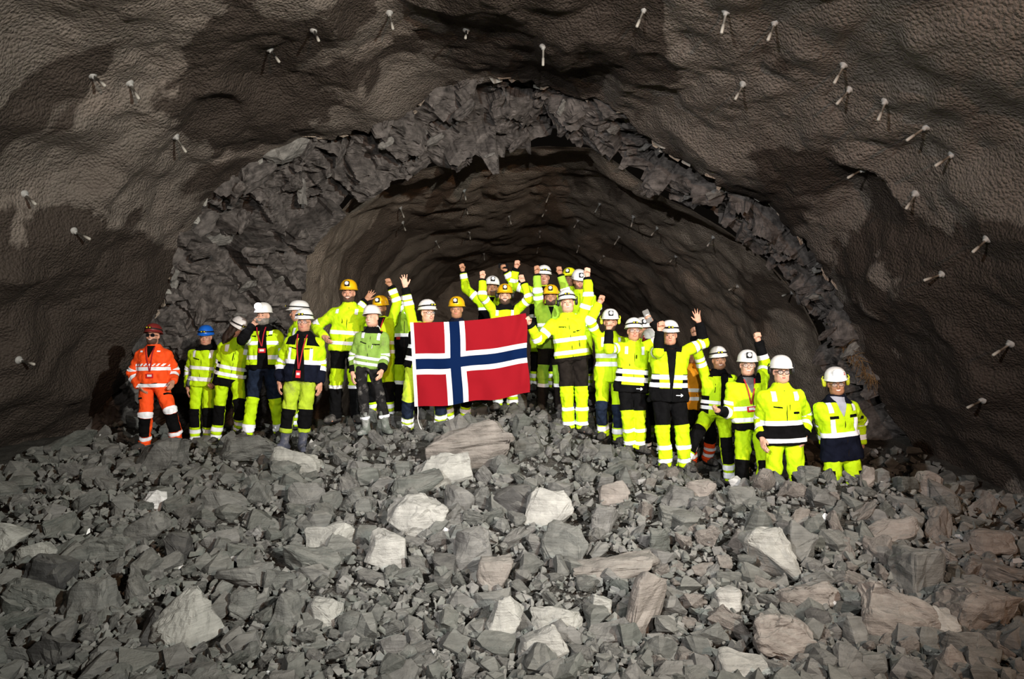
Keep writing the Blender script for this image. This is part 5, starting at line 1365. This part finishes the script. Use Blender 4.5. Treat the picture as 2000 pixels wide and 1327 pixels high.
person('long-haired person in tilted white helmet, face turned away behind hair', 10.3, (464, 643), 1.02, yaw=20, hyaw=48, pitch=-22, roll=14, hip=450, feet=[(421, 873), (467, 850)], knees=((428, 800, -.3), (470, 790, -.3)),
       hl=(420, 770, .08, 'relax'), hr=(500, 765, .1, 'relax'), jacket=J(hem=-.12, bands=[(.02, .07), (.12, .17)], brace=(.10, .145, .36), low=(-.01, 'black'), vpocket=[(-.02, .25, .36)], side=(.165, 'black', .2)), trousers=T(bands=[(.80, .87), (.93, .99)]),
       skin='mid', hair='hair_dark', long_hair=True, helmet='h_dirty', lamp='band', mouth='calm', build=1.0)
person('bearded man with a lit headlamp holding a hand to his ear', 9.9, (514, 617), 1.05, hyaw=-4, hip=515, feet=[(484, 859, -.15), (546, 857, .1)], knees=((492, 795, -.4), (540, 800, -.2)),
       hl=(500, 627, -.10, 'fist', (.5, .0, 0)), el=(474, 672, -.12), hr=(552, 752, .05, 'relax'), jacket=J(hem=-.02, bands=[(.11, .165), (.30, .35)], sb=[(.30, .42)], cuff=(.52, 'black'), open=(.075, .045), open_u=.03, collar='black', low=(.04, 'black'), hpocket=[(.06, .15, .42), (-.13, -.05, .42)], brace=(.11, .15, .44), zip=False),
       trousers=dict(c='yellow', upper=(.46, 'jeans'), bands=[(.86, .98)]), skin='fair', hair='hair_brown', beard=('hair_grey', 2), helmet='h_white', lamp='lit', mouth='calm', lanyard=(.03, .27, 'wide'), build=1.08)
person('worker in white helmet looking away, mostly hidden behind the man in blue rubber boots', 10.3, (583, 612), 1.04, yaw=-50, hyaw=-75, feet=[(553, 855), (572, 858)], jacket=J(brace=(.09, .13, .3), hpocket=[(-.13, -.03, .38)]), trousers=T(), helmet='h_white', lamp='band', mouth='calm')
person('man in glasses and open yellow and black jacket, muddy blue rubber boots', 9.2, (594, 630), 1.02, hyaw=2, hip=589, feet=[(554, 885), (590, 883)], knees=((560, 810, -.3), (602, 810, -.3)), hl=(544, 757, -.02, 'relax'), el=(534, 716, .3), hr=(625, 760, -.02, 'relax'), er=(634, 712, .3),
       jacket=J(hem=-.06, bands=[(.16, .215)], sb=[(.40, .50), (.62, .72)], cuff=(.72, 'navy'), low=(.16, 'navy'), yoke=(.40, 'black', .07), collar='black', open=(.075, .03), shirt='black', vbands=(.115, .15, .215, .36), zip=False, hpocket=[(.05, .14, .36), (-.14, -.05, .36)]),
       trousers=dict(c='yellow_worn', knee=(.46, .74, 'black'), end=.62, w=1.05), boots='boot_blue', boot_h=.27, skin='mid', hair='hair_grey', helmet='h_white', lamp='band', glasses='thin', mouth='calm', lanyard=(.0, .08, 'tall'), build=1.08)
person('tall bearded man in yellow helmet and yellow jacket, standing behind the woman', 9.7, (681, 573), 1.075, hyaw=4, hip=676, feet=[(655, 832), (696, 830)], hl=(637, 664, -.2, 'relax'), el=(622, 625, .1), hr=(712, 690, .05, 'relax'),
       jacket=J(hem=-.05, bands=[(.03, .075), (.16, .21)], sb=[(.38, .52)], brace=(.10, .14, .42), vpocket=[(-.04, .30, .42)], zip=True, zipu=.02), trousers=dict(c='yellow', upper=(.30, 'black'), bands=[(.53, .58)], low=(.58, 'black')), helmet='h_yellow', lamp='cap', skin='mid', hair='hair_dark', beard=('hair_dark', 1), build=1.05)
person('man in yellow helmet behind the woman, waving one hand and raising a fist', 10.0, (743, 602), .97, hyaw=-6, pitch=-4, feet=[(728, 822), (760, 822)], hl=(721, 578, -.12, 'open'), el=(697, 630, -.14), hr=(759, 549, .0, 'fist'), er=(774, 604, .02),
       jacket=J(c='yellow', bands=[(.03, .08), (.16, .21)], sb=[(.55, .66), (.76, .88)], vneck=.3, cuff=(.90, 'black')), trousers=T(), helmet='h_yellow', lamp='cap', skin='tan', hair='hair_dark', beard=('hair_dark', 0), mouth='calm', lanyard=(.02, .36, 'tall'))
person('worker in white helmet hidden behind the raised arm of the flag holder', 10.25, (792, 601), .99, feet=[(778, 826), (806, 826)], hl=(768, 585, -.02, 'open'), el=(779, 630, -.02), hr=(815, 690, .1, 'relax'),
       jacket=J(c='green', low=(.26, 'black'), bands=[(.26, .31)], cuff=(.88, 'black'), sb=[(.5, .6), (.68, .78)], panel=[(-.12, -.06, .22, .29, 'red')]), trousers=dict(c='yellow', upper=(.16, 'black'), bands=[(.42, .48)], low=(.48, 'black')), helmet='h_white', lamp='band', skin='tan', hair='hair_dark')
person('woman in worn lime jacket, dusty black trousers and grey rubber boots', 9.2, (727, 622), .925, yaw=4, hyaw=-18, pitch=6, roll=-8, hip=716, feet=[(717, 859), (754, 848, -.1)], knees=((705, 790, -.3), (752, 775, -.45)), hl=(688, 738, -.12, 'relax'), el=(678, 700, .25), hr=(744, 732, -.2, 'relax'), er=(760, 698, .2),
       jacket=J(c='lime', hem=.0, refl='refl_grey', bands=[(.035, .075), (.115, .155)], brace=(.085, .125, .40), sb=[(.42, .51), (.60, .69)], cuff=(.82, 'black'), collar='black', hpocket=[(-.13, -.04, .34), (.04, .13, .34)], zip=True),
       trousers=dict(c='dusty', end=.66, bands=[(.785, .84)], w=.90), boots='boot_grey', boot_h=.26, skin='fair', hair='hair_fair', helmet='h_dirty', lamp=None, build=.88, extra=[('patch', .045, .30, .008, .05, 'refl_grey', 'print')])
person('man in glasses and scuffed white helmet, raising an open hand while holding the flag', 9.25, (835, 612), .985, yaw=12, hyaw=34, pitch=2, hip=822, feet=[(797, 846), (861, 840)], hl=(789, 546, -.05, 'open'), el=(797, 592, .0), hr=(850, 642, -.10, 'fist'), er=(868, 690, .0),
       jacket=J(bands=[(.04, .10), (.20, .25)], sb=[(.56, .66), (.70, .80)], cuff=(.82, 'black'), side=(.13, 'black', .5), hem=-.04), trousers=dict(c='yellow_worn', upper=(.06, 'black'), knee=(.52, .82, 'jeans'), bands=[(.83, .89), (.92, .985)], w=1.05), skin='fair', hair='hair_fair', helmet='h_dirty', lamp='band', glasses='thin', mouth='open', build=1.1, belly=.03)
person('man in yellow helmet standing right behind the flag, dark blue collar', 9.8, (892, 605), 1.0, hyaw=-3, feet=[(876, 830), (908, 830)], hl=(858, 700, .02, 'relax'), hr=(926, 700, .02, 'relax'), jacket=J(brace=(.10, .14, .38), collar='navy', vneck=.42, shirt='navy'), trousers=T(), helmet='h_yellow', lamp='cap', skin='tan', hair='hair_grey', mouth='calm')
_p13 = person('laughing man in white helmet at the back, holding a black phone high', 10.9, (961, 563), 1.05, hyaw=4, pitch=4, roll=4, feet=[(946, 782), (977, 782)], hl=(902, 520, .0, 'fist'), el=(922, 572, .02), hr=(983, 520, .0, 'hold'), er=(1004, 574, .08),
       jacket=J(c='yellow', bands=[(.36, .40), (.08, .13)], low=(.36, 'black'), sb=[(.2, .3), (.80, .92)], cuff=(.94, 'black'), vneck=.42), trousers=T(), helmet='h_white', lamp='cap', skin='tan', hair='hair_dark')
person('bearded man in yellow helmet with hood up, both fists raised above the flag', 10.3, (986, 579), 1.0, hyaw=2, pitch=2, feet=[(972, 806), (1000, 806)], hl=(942, 536, -.06, 'fist'), el=(948, 594, -.12), hr=(1019, 543, -.06, 'fist'), er=(1027, 604, -.1),
       jacket=J(c='yellow', bands=[(.10, .15)], brace=(.09, .13, .40), sb=[(.36, .46), (.54, .64)], cuff=(.93, 'black'), collar='black', hpocket=[(-.13, -.04, .33), (.04, .13, .33)]), trousers=T(), helmet='h_yellow', lamp='cap', muff='muff', skin='fair', hair='hair_dark', beard=('hair_dark', 1), build=1.05)
person('big smiling man in white helmet at the back with a lanyard, one arm raised', 10.9, (1062, 542), 1.06, hyaw=2, roll=3, feet=[(1046, 777), (1080, 777)], hl=(1010, 513, .0, 'fist'), el=(1020, 572, .04), hr=(1098, 660, .05, 'relax'),
       jacket=J(c='yellow', bands=[(.10, .15)], low=(.3, 'black'), yoke=(.44, 'black', .05), sb=[(.28, .38), (.60, .70)], cuff=(.90, 'black'), vneck=.36), trousers=T(), helmet='h_white', lamp='band', skin='mid', hair='hair_grey', lanyard=(-.02, .3, 'tall'), build=1.1)
person('man in yellow helmet and green jacket behind the grinning flag holder, both fists raised', 10.1, (1076, 581), .985, hyaw=-6, pitch=2, hip=1076, feet=[(1059, 806), (1092, 806)], hl=(1048, 525, -.06, 'fist'), el=(1050, 588, -.12), hr=(1092, 526, .02, 'fist'), er=(1112, 575, .04),
       jacket=J(c='green', bands=[(.26, .31), (.10, .15)], sb=[(.34, .44), (.52, .62)], cuff=(.94, 'black'), vneck=.42), trousers=dict(c='green', upper=(.32, 'brown'), bands=[(.62, .68)], low=(.68, 'brown')), helmet='h_yellow', lamp='cap', muff='muff', skin='tan', hair='hair_dark', beard=('hair_dark', 0), mouth='calm')
person('worker in lime yellow helmet at the back, face half hidden by a raised arm', 11.3, (1112, 545), .98, hyaw=-16, feet=[(1098, 765), (1126, 765)], jacket=J(), trousers=T(), helmet='h_lime', lamp='cap', skin='tan', hair='hair_dark', mouth='calm')
person('man in white helmet at the back, looking down beside a raised fist', 10.8, (1131, 550), 1.03, hyaw=6, pitch=-14, feet=[(1116, 785), (1148, 785)], hr=(1174, 588, .1, 'fist'), er=(1184, 618, .1), jacket=J(brace=(.09, .13, .38), sb=[(.2, .3), (.66, .76), (.84, .94)]), trousers=T(), helmet='h_white', lamp='cap', skin='mid', hair='hair_brown', beard=('hair_brown', 0), mouth='calm')
person('grinning man in white helmet holding one flag corner, other fist raised high', 9.3, (1108, 593), 1.035, hyaw=-2, pitch=6, roll=-4, hip=1118, feet=[(1111, 847), (1138, 853)], knees=((1107, 775, -.3), (1140, 778, -.25)), hl=(1029, 623, -.22, 'fist'), el=(1062, 664, -.04), hr=(1147, 529, -.02, 'fist'), er=(1146, 590, -.02),
       jacket=J(hem=-.03, bands=[(.05, .10), (.21, .26)], sb=[(.26, .36), (.54, .64)], cuff=(.92, 'black'), low=(.015, 'brown'), hpocket=[(-.13, -.04, .40), (.04, .14, .33)], vpocket=[(.10, .12, .21)]), trousers=dict(c='yellow', upper=(.40, 'brown'), bands=[(.70, .75), (.91, .965)], w=1.02), helmet='h_white', lamp='band', muff='muff', skin='fair', hair='hair_fair', build=1.08)
person('man in white helmet with lime ear muffs, face half hidden by another fist', 9.4, (1192, 630), .985, hyaw=-4, pitch=0, hip=1192, feet=[(1179, 858), (1207, 874)], hl=(1175, 583, -.12, 'fist', (-.2, 0, 0)), el=(1147, 640, -.14), hr=(1228, 712, .06, 'relax'),
       jacket=J(hem=-.10, bands=[(.10, .16), (.21, .27)], brace=(.09, .13, .36), sb=[(.30, .40), (.50, .60)]), trousers=T(knee=(.46, .82, 'jeans'), bands=[(.84, .92)]), helmet='h_white', lamp='cap', muff='muff_lime', skin='mid', hair='hair_dark', beard=('hair_dark', 0), mouth='calm', build=1.04)
_p24 = person('older person in round glasses and white helmet, holding up a grey phone', 8.9, (1238, 648), .925, hyaw=-2, pitch=6, hip=1233, feet=[(1230, 884), (1251, 888)], knees=((1222, 800, -.3), (1252, 805, -.3)), hl=(1189, 634, -.16, 'fist', (.2, 0, 0)), el=(1192, 688, -.16), hr=(1265, 620, -.10, 'hold'), er=(1282, 678, -.02),
       jacket=J(hem=-.13, bands=[(.01, .075), (.115, .175)], brace=(.09, .13, .38), sb=[(.22, .32), (.38, .46)], cuff=(.66, 'black'), low=(-.03, 'black'), side=(.15, 'black', .19), vpocket=[(-.06, .22, .33)], zip=True), trousers=dict(c='yellow', upper=(.42, 'black'), bands=[(.70, .755), (.90, .96)]), helmet='h_white', lamp='band', glasses='thin', skin='mid', hair='hair_grey', mouth='open', build=1.08, belly=.02, extra=[('arrow', .09, -.075), ('patch', .02, .35, .012, .05, 'black', 'print')])
person('worker in white helmet behind the older person with round glasses', 9.9, (1255, 645), .97, feet=[(1240, 880), (1268, 880)], jacket=J(brace=(.09, .13, .38)), trousers=T(), helmet='h_white', lamp='cap', skin='tan', mouth='calm')
person('worker in white helmet with red brim stripe, hidden between two cheering people', 9.55, (1272, 668), .97, hyaw=30, feet=[(1262, 898), (1284, 898)], jacket=J(brace=(.09, .13, .38)), trousers=T(c='black', knee=None, bands=[(.80, .85), (.88, .93), (.95, .99)]), helmet='h_dirty', lamp=None, muff='muff_red', skin='tan', mouth='calm')
person('man in black-hemmed yellow jacket, one fist up and one open hand spread high', 8.6, (1308, 655), 1.0, hyaw=-8, pitch=-2, hip=1306, feet=[(1299, 920), (1337, 920)], hl=(1289, 634, -.26, 'fist', (.3, 0, 0)), el=(1286, 692, -.28), hr=(1362, 618, .06, 'open'), er=(1386, 672, .10),
       jacket=J(hem=-.11, bands=[(.06, .115), (.155, .21)], sb=[(.24, .34), (.40, .48)], cuff=(.62, 'black'), low=(.05, 'black'), side=(.135, 'black', .22), collar='black', open=(.012, .06), zip=False), trousers=dict(c='yellow', upper=(.44, 'black'), bands=[(.72, .78), (.91, .97)], w=1.08), helmet='h_white', lamp='band', skin='mid', hair='hair_grey', mouth='calm', build=1.12, extra=[('arrow', .10, -.03)])
person('worker in yellow vest hidden behind two cheering men, orange shade painted into vest and legs', 9.6, (1356, 694), .95, hyaw=20, pitch=-20, feet=[(1352, 912), (1382, 908)], jacket=J(c='yellow_shade', hem=-.08, bands=[(.05, .10), (.17, .22)], cuff=(.5, 'black')), trousers=dict(c='black', bands=[(.74, .80), (.86, .92)], low=(.66, 'orange')), helmet=None, skin='tan', hair='hair_dark', mouth='calm')  # vest and lower legs carry the orange shade in their cloth colour
person('smiling man in white helmet stepping forward with one bent knee, black shirt', 9.05, (1404, 704), .98, hyaw=-6, roll=-6, pitch=2, hip=1398, feet=[(1331, 926, -.35), (1426, 953, .05)], knees=((1360, 830, -.5), (1420, 870, -.1)), hl=(1354, 645, -.06, 'fist'), el=(1358, 702, -.12), hr=(1436, 800, .02, 'relax'),
       jacket=J(hem=-.03, bands=[(.05, .095), (.12, .165)], sb=[(.26, .36), (.40, .48)], cuff=(.64, 'black'), collar='black', open=(.03, .05), open_u=.05, shirt='black', side=(.13, 'black', .22), vpocket=[(-.07, .27, .38)], zip=False, yoke=(.47, 'black', .1)), trousers=T(knee=(.34, .74, 'black'), bands=[(.76, .84), (.88, .97)]), helmet='h_white', lamp='band', skin='tan', hair='hair_dark', build=1.04)
person('man in glasses with red lanyard and badge, one fist raised behind his helmet', 8.25, (1460, 714), 1.0, hyaw=-10, pitch=2, hip=1468, hl=(1396, 801, -.22, 'relax'), el=(1426, 800, .04), hr=(1478, 655, .16, 'fist'), er=(1492, 702, .18),
       jacket=J(hem=-.04, bands=[(.05, .10), (.18, .23)], sb=[(.60, .70), (.28, .36)], cuff=(.62, 'black'), low=(.04, 'black'), collar='black', vneck=.36, shirt='grey', yoke=(.46, 'yellow', .1), vpocket=[(.07, .28, .42)], zip=True), trousers=T(knee=(.45, .76, 'black')), helmet='h_white', lamp='cap', glasses='thin', skin='fair', hair='hair_grey', lanyard=(-.03, .24, 'wide'), build=1.06)
person('man in dark-rimmed glasses and lampless white helmet, yellow jacket with black waist panel', 7.7, (1526, 727), 1.025, hyaw=-6, pitch=2, hip=1530, hl=(1490, 868, -.10, 'relax'), el=(1474, 830, .4), hr=(1571, 862, -.06, 'relax'), er=(1588, 815, .4),
       jacket=J(hem=-.07, bands=[(-.045, .00), (.135, .185)], sb=[(.40, .50), (.70, .79)], cuff=(.90, 'black'), low=(.135, 'black'), brace=(.09, .135, .39), hpocket=[(-.13, -.04, .33)], zip=True, vpocket=[(.04, .28, .35)]), trousers=T(knee=(.43, .75, 'black')), helmet='h_white', lamp=None, muff='muff', glasses='thick', skin='fair', hair='hair_fair', mouth='calm', build=1.06, extra=[('patch', .10, .265, .055, .022, 'black', 'logo_patch')])
person('young man in glasses with lit headlamp, pale shirt under yellow and black jacket', 7.7, (1633, 750), 1.02, yaw=6, hyaw=-14, pitch=-2, roll=-5, hip=1643, hl=(1612, 880, .28, 'relax'), el=(1606, 840, .5), hr=(1684, 882, .24, 'relax'), er=(1700, 850, .5),
       jacket=J(hem=-.11, bands=[(.14, .19)], sb=[(.50, .60), (.78, .88)], low=(.14, 'navy'), brace=(.10, .145, .40), vbands=(.10, .145, .19, .33), collar='navy', vneck=.33, shirt='shirt', zip=True, panel=[(-.145, -.06, .335, .365, 'black'), (.06, .145, .335, .365, 'black')]), trousers=T(knee=None, bands=[], pocket=[(.26, .36, 'black')]), helmet='h_white', lamp='lit', muff='muff_lime', glasses='thin', skin='tan', hair='hair_dark', build=1.06, extra=[('helmet_print',), ('sleeve_patch',)])

# ------------------------------------------------------------------ phones in two raised hands
def held(j, name, size, key, label, cat, spin=0.0):
    p, e, wr, d, nrm, th, pose, s = j
    c = wr + d * .085 + nrm * .042
    V, Fs = boxm((0, 0, 0), size, .25); q = unit(d + th * spin); t2 = unit(np.cross(nrm, q))
    V = V @ np.stack([t2, nrm, q], -1).T
    r = bpy.data.objects.new(name, None); COL.objects.link(r); r.location = c; tag(r, label, cat)
    link('case', mesh_np('case', V, Fs, [M[key]], smooth=False), r)
    V, Fs = boxm((0, size[1] * .5 + .0005, 0), (size[0] * .5, .002, size[2] * .28), .2)
    link('sticker' if key == 'phone_grey' else 'screen', mesh_np('face', V @ np.stack([t2, nrm, q], -1).T, Fs, [M['card' if key == 'phone_grey' else 'phone']], smooth=False), r)
held(_p13['r'], 'phone', (.072, .011, .15), 'phone', 'black phone held up at the back beside a raised fist', 'phone', 1.6)
held(_p24['r'], 'phone', (.078, .026, .165), 'phone_grey', 'grey phone with a white sticker in the raised hand of the older person', 'phone', -.35)

# ------------------------------------------------------------------ the flag
FY = 8.97
tl, tr_, br, bl = at(806, 630, FY), at(1027, 612, FY + .06), at(1034, 768, FY - .02), at(815, 796, FY - .03)
xs = np.concatenate([np.linspace(0, 6, 25), np.linspace(6, 7, 5)[1:], np.linspace(7, 9, 9)[1:], np.linspace(9, 10, 5)[1:], np.linspace(10, 22, 49)[1:]])
zs = np.concatenate([np.linspace(0, 6, 25), np.linspace(6, 7, 5)[1:], np.linspace(7, 9, 9)[1:], np.linspace(9, 10, 5)[1:], np.linspace(10, 16, 25)[1:]])
U_, W_ = np.meshgrid(xs / 22, zs / 16, indexing='ij')
Pf = (tl * ((1 - U_) * (1 - W_))[..., None] + tr_ * (U_ * (1 - W_))[..., None] + br * (U_ * W_)[..., None] + bl * ((1 - U_) * W_)[..., None])
Pf[..., 2] -= .035 * np.sin(np.pi * U_) * (1 - .4 * W_) - .012 * np.sin(U_ * 14 + 1) * W_
Pf[..., 0] += .012 * np.sin(W_ * 9) * U_
Pf[..., 1] += .028 * np.sin(U_ * 9 + W_ * 3.5) * (.35 + .65 * W_) + .014 * np.sin(U_ * 21 - W_ * 5 + 1) + .022 * np.sin(U_ * 13 + W_ * 8) * W_ * U_ + .03 * np.exp(-((U_ - .93) / .07) ** 2) * np.sin((U_ * 30 + W_ * 9)) * (1 - .5 * W_) + .010 * fbm(np.stack([U_ * 9, W_ * 6, U_ * 0], -1), 3, 3)
o3 = Pf[0, 0].copy(); n1, n2 = U_.shape
Vf = (Pf - o3).reshape(-1, 3); Qf = grid_faces(n1, n2)
uc = (xs[:-1] + xs[1:]) / 2; wc = (zs[:-1] + zs[1:]) / 2
UC, WC = np.meshgrid(uc, wc, indexing='ij')
mi = np.zeros(UC.shape, int)
mi[((UC > 6) & (UC < 10)) | ((WC > 6) & (WC < 10))] = 1
mi[((UC > 7) & (UC < 9)) | ((WC > 7) & (WC < 9))] = 2
flag = bpy.data.objects.new('flag', None); COL.objects.link(flag); flag.location = o3
tag(flag, 'large red flag with white-edged blue cross held across the middle of the group', 'flag')
link('flag_cloth', mesh_np('flag_cloth', Vf, Qf, [M['f_red'], M['f_white'], M['f_blue']], mi.ravel()), flag)
hb = Pf[0] - o3
link('hoist_band', mesh_np('hoist_band', *strip(hb + [-.012, -.004, 0], (.022, 0, 0), .006), [M['f_white']]), flag)
rp = [at(816, 795, FY - .03), at(817, 806, FY - .03), at(815, 818, FY), at(820, 834, FY + .03), at(829, 849, FY + .05)]
link('rope', mesh_np('rope', *tube(smooth(resample(np.array(rp), 14), 3) - o3, .006, 6), [M['rope']]), flag)
